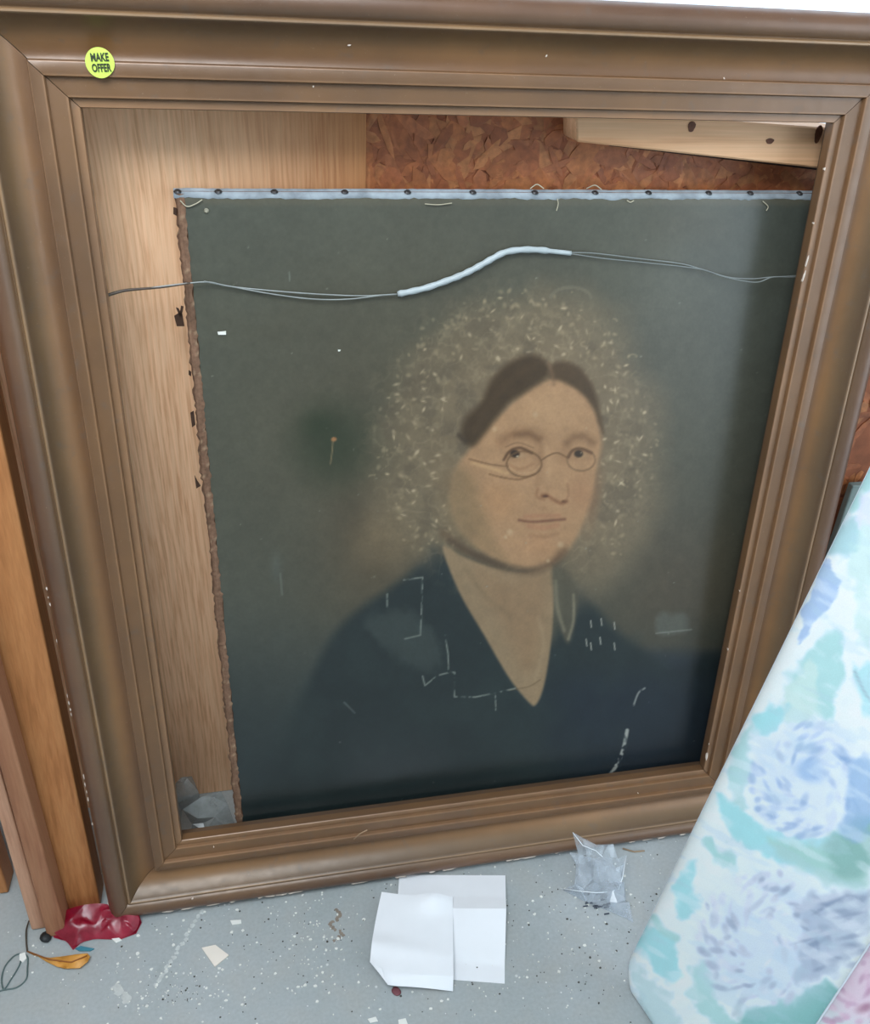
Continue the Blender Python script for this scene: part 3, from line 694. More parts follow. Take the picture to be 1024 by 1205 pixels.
sub([(240, 331), (266, 336), (320, 346), (370, 352), (410, 352), (445, 348), (470, 346)], 0.00065, M_WIRE, 'wire_strand')
sub([(668, 297), (700, 298), (750, 304), (800, 310), (830, 318), (856, 326), (884, 328), (908, 326), (930, 325), (958, 322)], 0.00055, M_WIRE, 'wire_strand')
sub([(668, 298), (710, 304), (760, 309), (820, 316), (850, 325), (872, 330), (892, 332), (910, 326), (932, 326), (958, 324)], 0.0005, M_WIRE, 'wire_strand')
sl = [wpx(p) for p in catmull([(468, 346), (484, 343), (504, 338), (524, 331), (540, 325), (553, 319), (566, 312), (580, 304), (594, 297), (612, 294), (632, 294), (652, 296), (672, 298)], 4)]
part(hw, 'wire_sleeve', *tube(sl, [0.0029*(1+0.10*math.sin(i*1.7)) if 0 < i < len(sl)-6 else 0.0022 for i in range(len(sl))], 10), M_SLEEVE, smooth=True)

# ------------------------------------------------------------------ round price sticker on the top rail
def sprof(d): return 0.0104-0.0018*(np.maximum(0, np.asarray(d)-0.031)/0.016)**2   # stuck on the fillet, sagging a little over the cove
sc = hit((118, 74), FW(0, 0, 0.009), NW); su = sc[0]; sd = (sc-O) @ VW - HO; SR = 0.0102
sticker = thing('price_sticker', 'round fluorescent yellow green MAKE OFFER sticker on the frame top rail', 'sticker', FW(su, HO+sd, sprof(sd)))
V, F = [FW(su, HO+sd, sprof(sd)+0.0002)], []
NR, NSG = 7, 40
for r in range(1, NR+1):
    for k in range(NSG):
        t = 2*math.pi*k/NSG; rr = SR*r/NR*(1-0.05*max(0, math.cos(t+0.9))**6)
        d = sd+rr*math.sin(t); V.append(FW(su+rr*math.cos(t), HO+d, sprof(d)+0.0002))
for k in range(NSG):
    F.append((0, 1+k, 1+(k+1) % NSG))
    for r in range(NR-1): F.append((1+r*NSG+k, 1+(r+1)*NSG+k, 1+(r+1)*NSG+(k+1) % NSG, 1+r*NSG+(k+1) % NSG))
part(sticker, 'paper_disc', V, F, plain('fluorescent_paper', (194, 218, 92), 0.6, 0.3, 0.03, 30), smooth=True)
def lettering(txt, cx_, cy_, h, wscale):
    cu = bpy.data.curves.new('t', 'FONT'); cu.body = txt; cu.align_x = 'CENTER'; cu.align_y = 'CENTER'; cu.size = 1.0; cu.offset = 0.034; cu.resolution_u = 3
    o = bpy.data.objects.new('t', cu); COL.objects.link(o)
    me = bpy.data.meshes.new_from_object(o.evaluated_get(bpy.context.evaluated_depsgraph_get()))
    vv = np.array([v.co[:] for v in me.vertices]); ff = [tuple(p.vertices) for p in me.polygons]
    bpy.data.objects.remove(o); bpy.data.meshes.remove(me)
    k = h/(vv[:, 1].max()-vv[:, 1].min()); ca, sa = math.cos(0.05), math.sin(0.05)
    X, Y = vv[:, 0]*k*wscale, vv[:, 1]*k; X, Y = X*ca-Y*sa, X*sa+Y*ca
    P = [FW(su+cx_+a, HO+sd+cy_+b, sprof(sd+cy_+b)+0.0007) for a, b in zip(X, Y)]
    part(sticker, 'lettering', P, ff, plain('black_ink', (38, 48, 24), 0.6))
lettering('MAKE', 0.0002, 0.0034, 0.0056, 0.66)
lettering('OFFER', 0.0006, -0.0035, 0.0056, 0.64)

# ------------------------------------------------------------------ floral padded boards leaning at the right
def fabric(x, y):
    p = Paint(x, y, (226, 238, 248))
    R = np.random.default_rng(11)
    white, teal, mint, aqua, blue, lav, grey, deep = (238, 244, 252), (176, 220, 220), (206, 232, 228), (168, 224, 230), (160, 188, 226), (222, 226, 244), (176, 190, 208), (138, 182, 176)
    # broad generic washes everywhere, also beyond the photographed part
    a = fbm(x+0.6*y, y-0.5*x, 150, 3, 21); p.put(0.7*sstep(0.52, 0.60, a), mint); p.put(0.6*sstep(0.60, 0.66, a), teal)
    W = dict(soft=5, warp=13)
    inb = (x < 1040) & (y < 1230) & (y > 530); p.put(inb*0.85, white)
    # upper part
    p.poly([(985, 600), (1030, 535), (1040, 600), (1010, 600)], teal, op=0.9, **W); p.poly([(990, 612), (1012, 612), (1004, 648), (986, 660), (972, 640)], (170, 210, 216), op=0.85, **W)
    p.poly([(1005, 590), (1030, 580), (1030, 640), (1015, 625)], lav, op=0.9, **W)
    p.poly([(962, 668), (980, 660), (984, 700), (962, 730), (946, 752), (940, 750)], blue, op=0.8, soft=2, warp=8, wseed=3)
    p.poly([(975, 745), (988, 750), (990, 800), (978, 840), (955, 838), (925, 800), (945, 770)], teal, op=0.9, **W); p.poly([(945, 780), (962, 790), (960, 845), (930, 845), (920, 820)], mint, op=0.9, **W)
    p.poly([(1000, 640), (1030, 620), (1030, 760), (1012, 740)], mint, op=0.8, **W); p.poly([(1010, 780), (1030, 800), (1030, 850), (1016, 830)], aqua, op=0.7, **W)
    p.line([(1006, 790), (1018, 815), (1030, 830)], 3, (150, 172, 186), 0.6, 2)
    # leaves along the left edge
    p.poly([(905, 830), (925, 835), (918, 862), (900, 866), (890, 852)], aqua, op=0.95, **W); p.poly([(880, 860), (890, 858), (880, 900), (874, 935), (882, 945), (866, 944), (858, 915), (864, 890)], (182, 220, 222), op=0.95, **W)
    p.poly([(838, 934), (855, 942), (880, 960), (905, 975), (940, 985), (975, 982), (1030, 960), (1030, 1015), (975, 1028), (925, 1020), (880, 995), (848, 970)], aqua, op=0.95, soft=4, warp=12, wseed=6)
    p.poly([(905, 985), (960, 995), (1030, 968), (1030, 1030), (980, 1040), (920, 1010)], (172, 212, 206), op=0.85, soft=8, warp=10); p.poly([(975, 985), (1030, 960), (1030, 1020), (990, 1030)], deep, op=0.75, soft=10, warp=10)
    p.poly([(836, 985), (850, 990), (866, 1022), (846, 1012), (834, 998)], teal, op=0.95, **W); p.poly([(800, 1032), (812, 1015), (820, 1040), (820, 1075), (806, 1080), (796, 1060)], aqua, op=0.9, **W)
    # second spray of leaves
    p.poly([(762, 1092), (775, 1085), (790, 1108), (800, 1150), (782, 1150), (765, 1128), (752, 1112)], aqua, op=0.9, **W); p.line([(770, 1080), (780, 1095), (796, 1104)], 9, teal, 0.9, 3)
    p.poly([(742, 1132), (760, 1140), (785, 1165), (800, 1205), (780, 1230), (755, 1180), (740, 1150)], (196, 222, 226), op=0.85, **W)
    p.poly([(820, 1135), (840, 1150), (846, 1180), (866, 1205), (850, 1215), (826, 1190), (812, 1160)], teal, op=0.85, **W)
    p.poly([(862, 1215), (880, 1190), (925, 1180), (980, 1160), (1000, 1230), (860, 1240)], (134, 192, 190), op=0.9, soft=5, warp=10)
    p.poly([(868, 1165), (884, 1160), (876, 1190), (862, 1192)], (190, 206, 214), op=0.8, **W)
    # blue blossom
    def blossom(c, r, cols, n, seed, sq=1.0):
        Rr = np.random.default_rng(seed)
        p.blob(c, r*1.25, r*1.25*sq, (214, 228, 246), 0, 0.9, 0.5)
        for k in range(n):
            t = Rr.random()*2*math.pi; q_ = r*(0.15+0.95*math.sqrt(Rr.random()))
            cc = (c[0]+q_*math.cos(t), c[1]+q_*sq*math.sin(t)); col = cols[Rr.integers(len(cols))]
            p.blob(cc, 4+9*Rr.random(), 2.5+3.5*Rr.random(), col, math.degrees(t)+55+30*Rr.normal()*0.5, 0.45+0.45*Rr.random(), 0.7)
    blossom((948, 918), 60, [(160, 186, 222), (186, 206, 232), (222, 234, 250), (226, 236, 250), (148, 178, 216), (200, 214, 236)], 130, 4)
    p.blob((955, 908), 22, 17, (158, 190, 228), 20, 0.8, 0.6); p.poly([(1000, 900), (1030, 900), (1030, 975), (990, 985), (1000, 940)], (150, 184, 222), op=0.75, soft=6, warp=12)
    p.blob((995, 890), 16, 6, (140, 172, 214), 60, 0.7, 0.8); p.blob((918, 890), 10, 5, (176, 192, 220), 60, 0.7, 0.8)
    # grey lavender blossom
    blossom((900, 1105), 72, [(178, 190, 212), (198, 206, 224), (226, 232, 246), (222, 228, 244), (164, 178, 202), (208, 216, 234)], 170, 5)
    p.poly([(950, 1060), (985, 1050), (1030, 1048), (1010, 1120), (975, 1150), (940, 1150), (945, 1100)], (156, 172, 196), op=0.55, soft=6, warp=12)
    for k in range(40):
        cx_, cy_ = 945+75*R.random(), 1052+90*R.random(); p.blob((cx_, cy_), 8+14*R.random(), 2.5+3*R.random(), (136, 152, 180) if k % 2 else (206, 214, 230), -8+16*R.normal(), 0.55, 0.8)
    st_ = fbm(0.9*x+0.45*y, (0.9*y-0.45*x)*3.2, 46, 3, 61); p.put(0.35*sstep(0.55, 0.70, st_), (240, 247, 254)); p.put(0.25*sstep(0.40, 0.28, st_), (186, 214, 226))
    p.c *= (1+0.03*(fbm(x, y, 14, 3, 2)-0.5))[:, None]
    return p.c
def fabric_pink(x, y):
    p = Paint(x, y, (230, 238, 244)); R = np.random.default_rng(2)
    a = fbm(x-0.5*y, y, 120, 3, 41); p.put(0.7*sstep(0.52, 0.62, a), (202, 228, 226)); p.put(0.6*sstep(0.42, 0.34, a), (220, 196, 214))
    p.poly([(1000, 1110), (1030, 1050), (1060, 1060), (1040, 1110)], (200, 228, 224), 6, 0.9, warp=8)
    p.blob((1020, 1160), 62, 60, (228, 206, 222), 0, 0.95, 0.6)
    for k in range(120):
        t = R.random()*2*math.pi; q_ = 62*math.sqrt(R.random()); col = [(214, 176, 202), (226, 200, 218), (236, 218, 232), (190, 148, 178), (204, 168, 196)][R.integers(5)]
        p.blob((1020+q_*math.cos(t), 1160+q_*math.sin(t)), 4+9*R.random(), 3+3*R.random(), col, math.degrees(t)+60, 0.6, 0.7)
    p.blob((1018, 1186), 14, 7, (180, 138, 160), -20, 0.8, 0.8)
    return p.c
M_FABRIC = vcol('printed_cotton', 0.75, 0.25, 0.03, 900, 0.25)
M_FABRIC_BACK = plain('cotton_lining', (214, 216, 214), 0.85, 0.2, 0.05, 60)
def padded_board(name, P, e, d, Wd, Ln, T, rad, func, label, r_top=None):
    """P far bottom corner on the floor, e along the bottom end towards the camera, d up the leaning side"""
    nrm = unit(np.cross(d, e)); 
    if nrm @ (CAM-P) < 0: nrm = -nrm
    ni, nj = 330, 560
    j = np.linspace(0, 1, nj)
    tt = Ln*(0.62*j+0.38*j*j)                               # finer rows near the floor
    A = np.zeros((nj, ni, 3)); Z = np.zeros((nj, ni))
    i_ = np.linspace(0, 1, ni)
    for k, t in enumerate(tt):
        ins = 0.0
        for q_ in (t, Ln-t):
            if q_ < rad: ins = max(ins, rad-math.sqrt(max(0, rad*rad-(rad-q_)**2)))
        s_ = ins+(Wd-2*ins)*i_
        ed = np.minimum(np.minimum(s_-ins, Wd-ins-s_), min(t, Ln-t)); g = np.clip(ed/(T*0.9), 0, 1)
        Z[k] = T/2*np.sqrt(np.maximum(0, 1-(1-g)**2)); A[k] = P+s_[:, None]*e+t*d
    wav = 0.0025*(fbm(A[:, :, 1].ravel()*1000, A[:, :, 2].ravel()*1000, 180, 2, 7)-0.5).reshape(nj, ni)*np.minimum(1, Z/(T/2))
    front = A+(Z+wav)[:, :, None]*nrm; back = A-Z[:, :, None]*nrm
    idx = np.arange(ni*nj).reshape(nj, ni); F1 = np.stack([idx[:-1, :-1], idx[:-1, 1:], idx[1:, 1:], idx[1:, :-1]], -1).reshape(-1, 4)
    v0 = front[0, 0]
    a_, b_, c_ = front[nj//2, ni//2], front[nj//2, ni//2+1], front[nj//2+1, ni//2]
    if np.cross(b_-a_, c_-a_) @ nrm < 0: F1 = F1[:, ::-1]
    FV = front.reshape(-1, 3); cols = np.minimum(0.93, lin(np.clip(func(*proj(FV)), 0, 255))*1.05)
    zmin = min(FV[:, 2].min(), back[:, :, 2].min()); up = np.array([0, 0, -zmin if zmin < 0 else 0])
    th = thing(name, label, 'padded board', P)
    part(th, 'printed_cover', FV+up, F1, M_FABRIC, smooth=True, cols=cols)
    bs = back[::8, ::6].reshape(-1, 3); nb, mb = back[::8, ::6].shape[:2]
    # back face keeps the full outline
    bj = list(range(0, nj, 8)); bj += [] if bj[-1] == nj-1 else [nj-1]; bi = list(range(0, ni, 6)); bi += [] if bi[-1] == ni-1 else [ni-1]
    B = back[np.ix_(bj, bi)]; idb = np.arange(len(bj)*len(bi)).reshape(len(bj), len(bi)); F2 = np.stack([idb[:-1, :-1], idb[1:, :-1], idb[1:, 1:], idb[:-1, 1:]], -1).reshape(-1, 4)
    part(th, 'lining', B.reshape(-1, 3)+up, F2, M_FABRIC_BACK, smooth=True)
    # piped seam round the outline
    k_ = [A[0, q_] for q_ in range(0, ni, 12)]+[A[q_, -1] for q_ in range(0, nj, 10)]+[A[-1, q_] for q_ in range(ni-1, -1, -12)]+[A[q_, 0] for q_ in range(nj-1, -1, -10)]
    part(th, 'piping', *tube([p_+up for p_ in k_], 0.0016, 6), plain('white_piping', (226, 236, 246), 0.7, 0.2, 0.04), smooth=True)
    return nrm
PB = fl((733, 1148)); e1 = fl((781, 1205))-fl((752, 1163)); e1 = unit(e1)
def solve_lean(P, e, target, pix0):
    side = unit(np.cross(e, [0, 0, 1.])); 
    if side[0] < 0: side = -side
    best = None
    for a in np.linspace(-0.2, 1.2, 1401):
        d = np.array([0, 0, math.cos(a)])+side*math.sin(a)
        x0, y0 = proj(P[None]); x1, y1 = proj((P+0.7*d)[None])
        vx, vy = x1[0]-x0[0], y1[0]-y0[0]; tx, ty = target[0]-pix0[0], target[1]-pix0[1]
        er = abs(vx*ty-vy*tx)/(np.hypot(vx, vy)*np.hypot(tx, ty))
        if best is None or er < best[0]: best = (er, a, d)
    return best
er, ang, d1 = solve_lean(PB, e1, (1024, 548), (736, 1136))
print('board lean', math.degrees(ang), er, PB, e1, d1)
n1_ = padded_board('padded_board', PB, e1, d1, 0.36, 1.15, 0.022, 0.035, fabric,
                   'tall padded board in white, aqua and blue floral cotton leaning before the frame')
# second one, nearer, leaning on the first
Q2 = hit((963, 1205), PB+n1_*0.030, n1_); t2 = Q2[2]/d1[2]; P2 = Q2-d1*t2
padded_board('padded_board', P2, e1, d1, 0.34, 1.0, 0.022, 0.03, fabric_pink,
             'padded board with a pink blossom print resting against the blue floral one')
# small grey card standing on the floor behind the padded board
gq = np.array([0, YW-0.02, 0]); g0, g1 = hit((1003, 571), gq, wn), hit((1040, 571), gq, wn)
o = single('grey_card', *box((g0[0], YW-0.022, 0), (g1[0], YW-0.012, g0[2])), plain('grey_green_board', (128, 142, 138), 0.7, 0.3, 0.08),
       'narrow grey green card standing against the OSB wall, right of the frame', 'card'); bevel(o, 0.001, 1)

# ------------------------------------------------------------------ papers on the floor
M_PAPER = plain('white_paper', (240, 242, 246), 0.75, 0.25, 0.02, 25)
def sheet(name, corners, zfun, label, ni=40, nj=40, edge=None):
    """corners in photo pixels: top left, top right, bottom right, bottom left"""
    c = [fl(p) for p in corners]; V, F = [], []
    for j in range(nj+1):
        for i in range(ni+1):
            s_, t_ = i/ni, j/nj
            P = (c[0]*(1-s_)+c[1]*s_)*(1-t_)+(c[3]*(1-s_)+c[2]*s_)*t_
            if edge: P = P+edge(s_, t_)
            V.append((P[0], P[1], max(0.0006, zfun(s_, t_))))
    n = len(V)
    for j in range(nj):
        for i in range(ni):
            a = j*(ni+1)+i; F.append((a, a+ni+1, a+ni+2, a+1))
    V2 = V+[(x, y, z-0.0004) for x, y, z in V]; F2 = F+[tuple(k+n for k in f[::-1]) for f in F]
    rim = [i for i in range(ni+1)]+[j*(ni+1)+ni for j in range(1, nj+1)]+[nj*(ni+1)+i for i in range(ni-1, -1, -1)]+[j*(ni+1) for j in range(nj-1, 0, -1)]
    F2 += [(rim[k], rim[(k+1) % len(rim)], rim[(k+1) % len(rim)]+n, rim[k]+n) for k in range(len(rim))]
    return single(name, V2, F2, M_PAPER, label, 'paper', angle=25)
def z_r(s_, t_):
    ridge = 0.40
    z = 0.016*max(0, 1-abs(t_-ridge)/0.40) if t_ < ridge else 0.016*max(0, 1-(t_-ridge)/0.45)
    return 0.0008+z*(0.5+0.5*s_)+0.004*max(0, 0.25-t_)/0.25*s_
sheet('paper_sheet', [(470, 1030), (594.5, 1033), (594, 1158), (462, 1148)], z_r, 'creased white paper with one fold across, lying half under the other sheet')
def z_l(s_, t_):
    z = 0.012+0.004*math.sin(s_*2.6+0.4)
    z += 0.008*math.exp(-((t_-0.03)/0.14)**2)*math.exp(-((s_-0.72)/0.22)**2)
    z += 0.003*math.exp(-((t_-0.58-0.12*s_)/0.10)**2)*(1-s_*0.8)
    z += 0.006*max(0, 1-(s_+(1-t_))/0.32)
    z -= 0.010*max(0, (t_-0.9)/0.1)*s_
    return z
def ed_l(s_, t_):
    cut = max(0, 1-(s_+(1-t_))/0.22)
    return np.array([0.016*cut, 0.012*cut, 0])+np.array([0.003*math.sin(t_*3.0)*(1-s_)*-1, 0.004*math.sin(s_*math.pi)*(1-t_)*-1, 0])
sheet('paper_sheet', [(449, 1058), (532, 1064), (533, 1168), (434, 1168)], z_l, 'smooth white paper with a curled corner, lying on top of the creased sheet', edge=ed_l)

# ------------------------------------------------------------------ crumpled films
def crumple(outline, heights, n_in, hfun, seed, thick=0.0):
    """outline: world xy of the border with heights; interior points raised in sharp folds"""
    R = np.random.default_rng(seed); o2 = [Vector((p[0], p[1])) for p in outline]; xs = [p[0] for p in o2]; ys = [p[1] for p in o2]
    pts = list(o2); 
    def inside(x, y):
        r = False
        for k in range(len(o2)):
            a, b = o2[k-1], o2[k]
            if (a.y > y) != (b.y > y) and x < a.x+(y-a.y)*(b.x-a.x)/(b.y-a.y): r = not r
        return r
    tries = 0
    while len(pts) < len(o2)+n_in and tries < 20000:
        tries += 1; x, y = R.uniform(min(xs), max(xs)), R.uniform(min(ys), max(ys))
        if inside(x, y): pts.append(Vector((x, y)))
    ne = len(o2); edges = [(k, (k+1) % ne) for k in range(ne)]
    vo, eo, fo, ov, oe, of = delaunay_2d_cdt(pts, edges, [], 1, 1e-6)
    Z = []
    for k, v in enumerate(vo):
        src = ov[k][0] if ov[k] else -1
        Z.append(heights[src] if 0 <= src < ne else hfun(v.x, v.y, R))
    return [(v.x, v.y, z) for v, z in zip(vo, Z)], [tuple(f) for f in fo]
def film_thing(name, px, hts, n_in, hmax, seed, mat, label, cat, layers=2, soft=False):
    ol = [fl(p, h) for p, h in zip(px, hts)]
    th = thing(name, label, cat, (np.mean([p[0] for p in ol]), np.mean([p[1] for p in ol]), 0))
    hm = max(hts)
    def hf(x, y, R):
        w_ = np.array([1/(1e-5+(x-p[0])**2+(y-p[1])**2) for p in ol]); return max(0.001, float((w_*np.array(hts)).sum()/w_.sum())+hmax*(R.random()**1.5))
    v, f = crumple(ol, hts, n_in, hf, seed); o = part(th, 'film', v, f, mat, smooth=soft)
    if soft: sm = o.modifiers.new('soften', 'SUBSURF'); sm.levels = sm.render_levels = 2
    if layers > 1:
        v, f = crumple(ol, [max(0.0008, 0.35*h) for h in hts], n_in//2, lambda x, y, R: 0.001+0.25*hf(x, y, R)*R.random(), seed+1); part(th, 'film', v, f, mat)
    return th, ol
g6 = lambda X, Y: (600+X/5.12, 950+Y/5.12)
M_CLEAR = film('clear_plastic_film', rgba((206, 214, 222)), 0.34, 0.10, (0.93, 0.95, 0.97, 1))
bag, _ = film_thing('plastic_bag', [g6(*p) for p in ((378, 150), (520, 225), (625, 222), (650, 310), (705, 285), (672, 480), (700, 560), (745, 695), (690, 665), (600, 625), (470, 575), (320, 495), (390, 460), (415, 290))],
           [0.055, 0.040, 0.038, 0.030, 0.026, 0.012, 0.004, 0.001, 0.001, 0.001, 0.002, 0.002, 0.010, 0.030], 34, 0.014, 5, M_CLEAR,
           'small crumpled clear plastic bag lying against the bottom of the frame', 'plastic bag')
M_CREASE = plain('bright_crease', (232, 238, 244), 0.25, 0.8, 0.05)
for P, H_ in (([(310, 490), (420, 505), (520, 515), (600, 510), (655, 495)], [0.003, 0.012, 0.014, 0.013, 0.012]), ([(655, 500), (680, 420), (702, 290)], [0.012, 0.02, 0.028]), ([(380, 152), (440, 230), (520, 262), (560, 300)], [0.056, 0.048, 0.044, 0.044])):
    part(bag, 'crease', *tube([fl(g6(*p), h+0.002) for p, h in zip(P, H_)], 0.0006, 5), M_CREASE, smooth=True)
for k in range(14):
    c = g6(560+rng.normal()*60, 600+rng.normal()*22); p_ = fl(c, 0.0012); l = 0.003+0.004*rng.random(); a = rng.random()*3
    part(bag, 'print_mark', *box((p_[0]-l/2, p_[1]-0.0007, 0.003), (p_[0]+l/2, p_[1]+0.0007, 0.0038)), plain('dark_print', (70, 76, 88), 0.5) if k == 0 else bpy.data.materials['dark_print'])
# grey film caught behind the frame
M_GREY = film('grey_film', rgba((150, 154, 152)), 0.55, 0.3, (0.8, 0.82, 0.82, 1))
gy0 = np.array([0, YFB+0.030, 0])
def upright(px, dy, seed, n_in, root, name, mat):
    ol = [hit(p, gy0+np.array([0, dy, 0]), (0, -1, 0.0)) for p in px]
    v, f = crumple([(p[0], p[2]) for p in ol], [0.006*rng.random() for _ in ol], n_in, lambda x, y, R: 0.012*R.random(), seed)
    part(root, name, [(x, gy0[1]+dy-h, z) for x, z, h in v], f, mat)
gf = thing('plastic_wrap', 'grey crumpled plastic wrap stuck between the frame and the pine panel', 'plastic wrap', hit((240, 985), gy0, (0, -1, 0))*np.array([1, 1, 0]))
upright([(207, 918), (214, 910), (226, 911), (234, 930), (236, 942), (214, 950), (208, 1020), (202, 1010)], 0.02, 3, 14, gf, 'film', M_GREY)
upright([(215, 948), (238, 934), (260, 927), (268, 944), (278, 970), (284, 1030), (214, 1040), (226, 968)], 0.0, 4, 22, gf, 'film', M_GREY)
# red film at the foot of the boards
M_RED = film('red_film', rgba((158, 18, 50)), 0.62, 0.3, (0.62, 0.06, 0.14, 1))
red, _ = film_thing('red_plastic', [(60, 1082), (76, 1070), (100, 1064), (122, 1062), (140, 1068), (162, 1070), (166, 1082), (160, 1098), (140, 1106), (112, 1104), (96, 1108), (86, 1118), (78, 1106), (62, 1100)],
           [0.012, 0.018, 0.022, 0.022, 0.018, 0.012, 0.008, 0.002, 0.001, 0.002, 0.002, 0.001, 0.004, 0.008], 40, 0.012, 9, M_RED,
           'scrap of crumpled crimson plastic at the foot of the boards and frame corner', 'plastic scrap', soft=True)

# ------------------------------------------------------------------ litter on the floor
def lg(X, Y): return (X/3.103, 930+Y/3.103)
leafp = [lg(*p) for p in ((100, 588), (130, 596), (180, 604), (230, 600), (280, 594), (318, 592), (327, 604), (318, 622), (290, 644), (250, 656), (210, 648), (170, 628), (130, 604))]
lo_ = [fl(p, 0.001+0.006*(0 < k < 9)) for k, p in enumerate(leafp)]
leaf = thing('dry_leaf', 'curled orange brown dry leaf on the floor beside the red plastic', 'leaf', fl(lg(210, 620)))
v, f = crumple(lo_, [0.001+0.0045*math.sin(math.pi*k/12) for k in range(13)], 10, lambda x, y, R: 0.002+0.002*R.random(), 6)
bl = part(leaf, 'blade', v, f, plain('orange_leaf', (196, 138, 62), 0.5, 0.4, 0.2, 60), smooth=True)
m_ = bl.modifiers.new('thick', 'SOLIDIFY'); m_.thickness = 0.0006
part(leaf, 'midrib', *tube([fl(lg(*p), 0.004) for p in ((100, 588), (180, 618), (260, 628), (318, 604))], 0.0008, 6), plain('brown_rib', (140, 84, 36), 0.6), smooth=True)
M_STEM = plain('dark_stem', (70, 62, 52), 0.6, 0.3, 0.2)
o = single('dark_twig', *tube(catmull([fl(lg(*p), h) for p, h in (((100, 590), 0.001), ((96, 555), 0.003), ((96, 510), 0.005), ((106, 476), 0.006))], 6), 0.0009, 6), M_STEM, 'thin dark bent twig standing by the dry leaf', 'twig', smooth=True)
o = single('green_cord', *tube(catmull([fl(lg(*p), 0.0013) for p in ((-20, 745), (8, 730), (60, 720), (95, 690), (100, 650), (98, 605), (60, 600), (20, 640), (6, 690), (14, 726), (40, 690), (70, 640), (80, 600))], 8), 0.0008, 6), plain('grey_green_cord', (86, 104, 102), 0.6), 'thin looped grey green cord lying by the dry leaf', 'cord', smooth=True)
def pebble(name, c, r, mat, label, cat, flat=0.7, group=None):
    V, F = [], []; p_ = fl(c); na, nb = 12, 7
    for b in range(nb+1):
        th_ = math.pi*b/nb
        for a in range(na):
            ph = 2*math.pi*a/na; rr = r*(1+0.15*math.sin(2*ph+b)); V.append((p_[0]+rr*math.sin(th_)*math.cos(ph), p_[1]+rr*math.sin(th_)*math.sin(ph), r*flat*(1-math.cos(th_))))
    for b in range(nb):
        for a in range(na): F.append((b*na+a, b*na+(a+1) % na, (b+1)*na+(a+1) % na, (b+1)*na+a))
    return single(name, V, F, mat, label, cat, group, smooth=True)
pebble('black_lump', lg(168, 545), 0.0062, plain('black_rubber', (30, 32, 34), 0.5), 'small black lump beside the red plastic', 'lump')
def chip(name, px, h, mat, label, cat='paint chip', group=None, tilt=0.0):
    P = [fl(p, 0.0006) for p in px]; c = np.mean(P, 0)
    A = sum(P[k-1][0]*P[k][1]-P[k][0]*P[k-1][1] for k in range(len(P)))
    if A < 0: P = P[::-1]
    v, f = prism([p+np.array([0, 0, h+tilt*(p[0]-c[0]+0.02)]) for p in P], (0, 0, -h)); return single(name, v, f, mat, label, cat, group)
M_CHIP = plain('plaster_chip', (236, 226, 214), 0.8, 0.2, 0.04); M_CHIPW = plain('white_paint_chip', (232, 232, 226), 0.8, 0.2, 0.04)
c4 = lambda X, Y: (X/2.926, 800+Y/2.926)
chip('paint_chip', [c4(*p) for p in ((695, 925), (742, 915), (788, 950), (740, 990))], 0.0016, M_CHIP, 'largest cream coloured flake of paint lying on open floor')
chip('paint_chip', [c4(*p) for p in ((793, 830), (830, 828), (832, 840), (800, 845))], 0.0012, M_CHIPW, 'small white sliver of paint on the floor close below the bottom rail')
chip('paint_chip', [c4(*p) for p in ((385, 893), (410, 890), (420, 898), (400, 907))], 0.0012, M_CHIPW, 'small white flake of paint at the edge of the red plastic')
chip('paint_chip', [lg(*p) for p in ((72, 600), (92, 594), (98, 615), (84, 630), (72, 622))], 0.0014, M_CHIPW, 'white flake of paint lying on the green cord')
c5 = lambda X, Y: (350+X/2.2756, 900+Y/2.2756)
chip('paint_chip', [c5(*p) for p in ((188, 682), (210, 676), (216, 688), (195, 692))], 0.0012, M_CHIPW, 'low thin white paint flake on the floor below the papers')
chip('paint_chip', [c5(*p) for p in ((270, 684), (290, 680), (297, 700), (272, 700))], 0.0012, M_CHIPW, 'squarish white paint flake on the floor below the dark red blob')
pebble('red_blob', c5(265, 608), 0.0050, plain('dark_red_wax', (120, 70, 76), 0.5), 'flat dark red blob on the floor at the paper edge', 'blob', 0.25)
chip('teal_scrap', [lg(*p) for p in ((275, 580), (295, 570), (345, 580), (330, 588), (290, 588))], 0.0012, plain('teal_plastic', (62, 128, 146), 0.5), 'tiny teal plastic scrap between red plastic and dry leaf', 'plastic scrap')
for P in ([(690, 255), (750, 262), (815, 262)], [(700, 262), (760, 285), (800, 300)]):
    pass
o = single('straw', *tube([fl(g6(*p), 0.0014) for p in ((680, 248), (750, 268), (812, 262))], 0.0011, 6), plain('dry_straw', (150, 128, 104), 0.8), 'short bit of brown straw beside the clear plastic bag', 'straw', smooth=True)
o = single('wood_sliver', *tube([FW(*((hit(p, FW(0, 0, 0.010), NW)-O) @ np.stack([XW, VW], 1)), 0.0122) for p in ((416, 986), (424, 979), (432, 975))], 0.0007, 5), plain('pale_sliver', (168, 140, 112), 0.8), 'tiny pale wood sliver caught on the bottom rail', 'sliver', smooth=True)
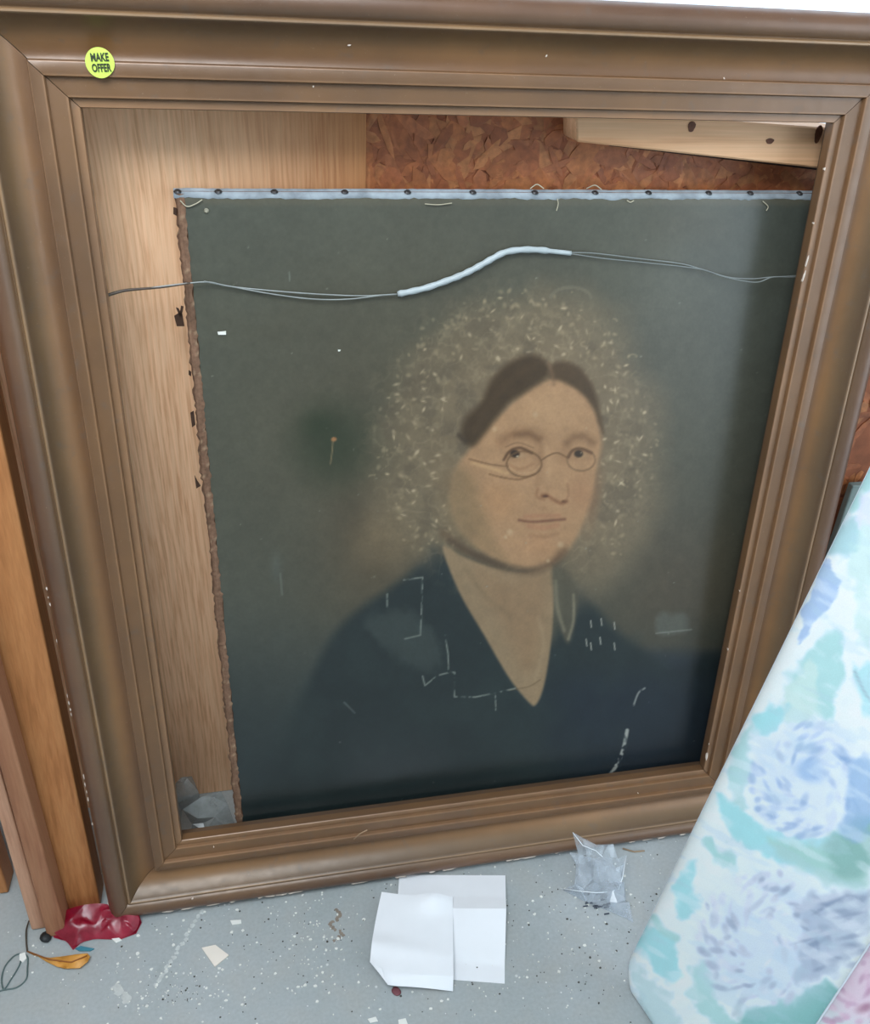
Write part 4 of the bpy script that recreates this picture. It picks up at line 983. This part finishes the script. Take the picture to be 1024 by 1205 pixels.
# rusty smear on the concrete
M_RUST = plain('rust_smear', (136, 104, 82), 0.8, 0.2, 0.2, 200)
def speck_field():
    parts_w, parts_d = [], []
    def add(lst, p_, r, h):
        k = 4+rng.integers(3); a0_ = rng.random()*6
        P = [p_+np.array([r*(0.6+0.6*rng.random())*math.cos(a0_+t), r*(0.5+0.5*rng.random())*math.sin(a0_+t), h]) for t in np.linspace(0, 2*math.pi, k, endpoint=False)]
        lst.append(prism(P, (0, 0, -h)))
    def field(n, cx_, cy_, sx, sy, lst, r0, r1):
        for i in range(n):
            c = (cx_+sx*rng.normal(), cy_+sy*rng.normal())
            p_ = fl(c)
            if p_[1] > -0.03 or c[0] > 1000: continue
            add(lst, p_, r0+(r1-r0)*rng.random()**2.5, 0.0006+0.0006*rng.random())
    field(190, 330, 1120, 170, 45, parts_w, 0.0006, 0.0026); field(90, 300, 1100, 160, 40, parts_d, 0.0005, 0.0015)
    field(70, 700, 1065, 45, 40, parts_w, 0.0006, 0.0024); field(60, 705, 1070, 55, 45, parts_d, 0.0005, 0.0018)
    field(90, 210, 1165, 40, 18, parts_w, 0.0005, 0.0020); field(26, 215, 1168, 14, 8, parts_d, 0.0004, 0.0012)
    field(80, 370, 1110, 26, 30, parts_w, 0.0006, 0.0020); field(70, 400, 1035, 220, 22, parts_d, 0.0005, 0.0014); field(120, 420, 1045, 220, 22, parts_w, 0.0006, 0.0020)
    field(80, 620, 1160, 120, 30, parts_w, 0.0005, 0.0014); field(60, 640, 1150, 120, 36, parts_d, 0.0005, 0.0014)
    V, F = merge(parts_w+parts_d); nw = sum(len(v) for v, f in parts_w)
    C = np.tile(lin((226, 226, 220)), (len(V), 1)); C[nw:] = lin((84, 82, 76))
    o = mesh_obj('floor_debris', V, F, vcol('paint_and_grit', 0.85, 0.2, 0.1), base=np.zeros(3), cols=C); o['kind'] = 'stuff'; tag(o, 'tiny white paint specks and dark grit scattered over the floor', 'debris')
speck_field()
def blotch(name, centres, r, col):
    parts = []
    for c in centres:
        p_ = fl(c); k = 11; h = 0.0003+0.0002*rng.random()
        parts.append(prism([p_+np.array([r*(0.5+0.7*rng.random())*math.cos(t), r*(0.5+0.7*rng.random())*math.sin(t), h]) for t in np.linspace(0, 2*math.pi, k, endpoint=False)], (0, 0, -h)))
    mesh_obj(name, *merge(parts), plain(name+'_tone', col, 0.7, 0.2, 0.12, 150), parent=floor, base=np.zeros(3))
blotch('rust_stain', [c5(104+14*math.sin(k*0.42)+3*rng.normal(), 388+3.6*k) for k in range(24)], 0.0021, (142, 130, 118))
blotch('scuff_mark', [c4(690-150*k/16+3*rng.normal(), 800+250*k/16) for k in range(17)], 0.0030, (196, 200, 198))
blotch('scuff_mark', [c4(400+14*k+6*rng.normal(), 1060+14*k) for k in range(4)], 0.0050, (194, 197, 194))
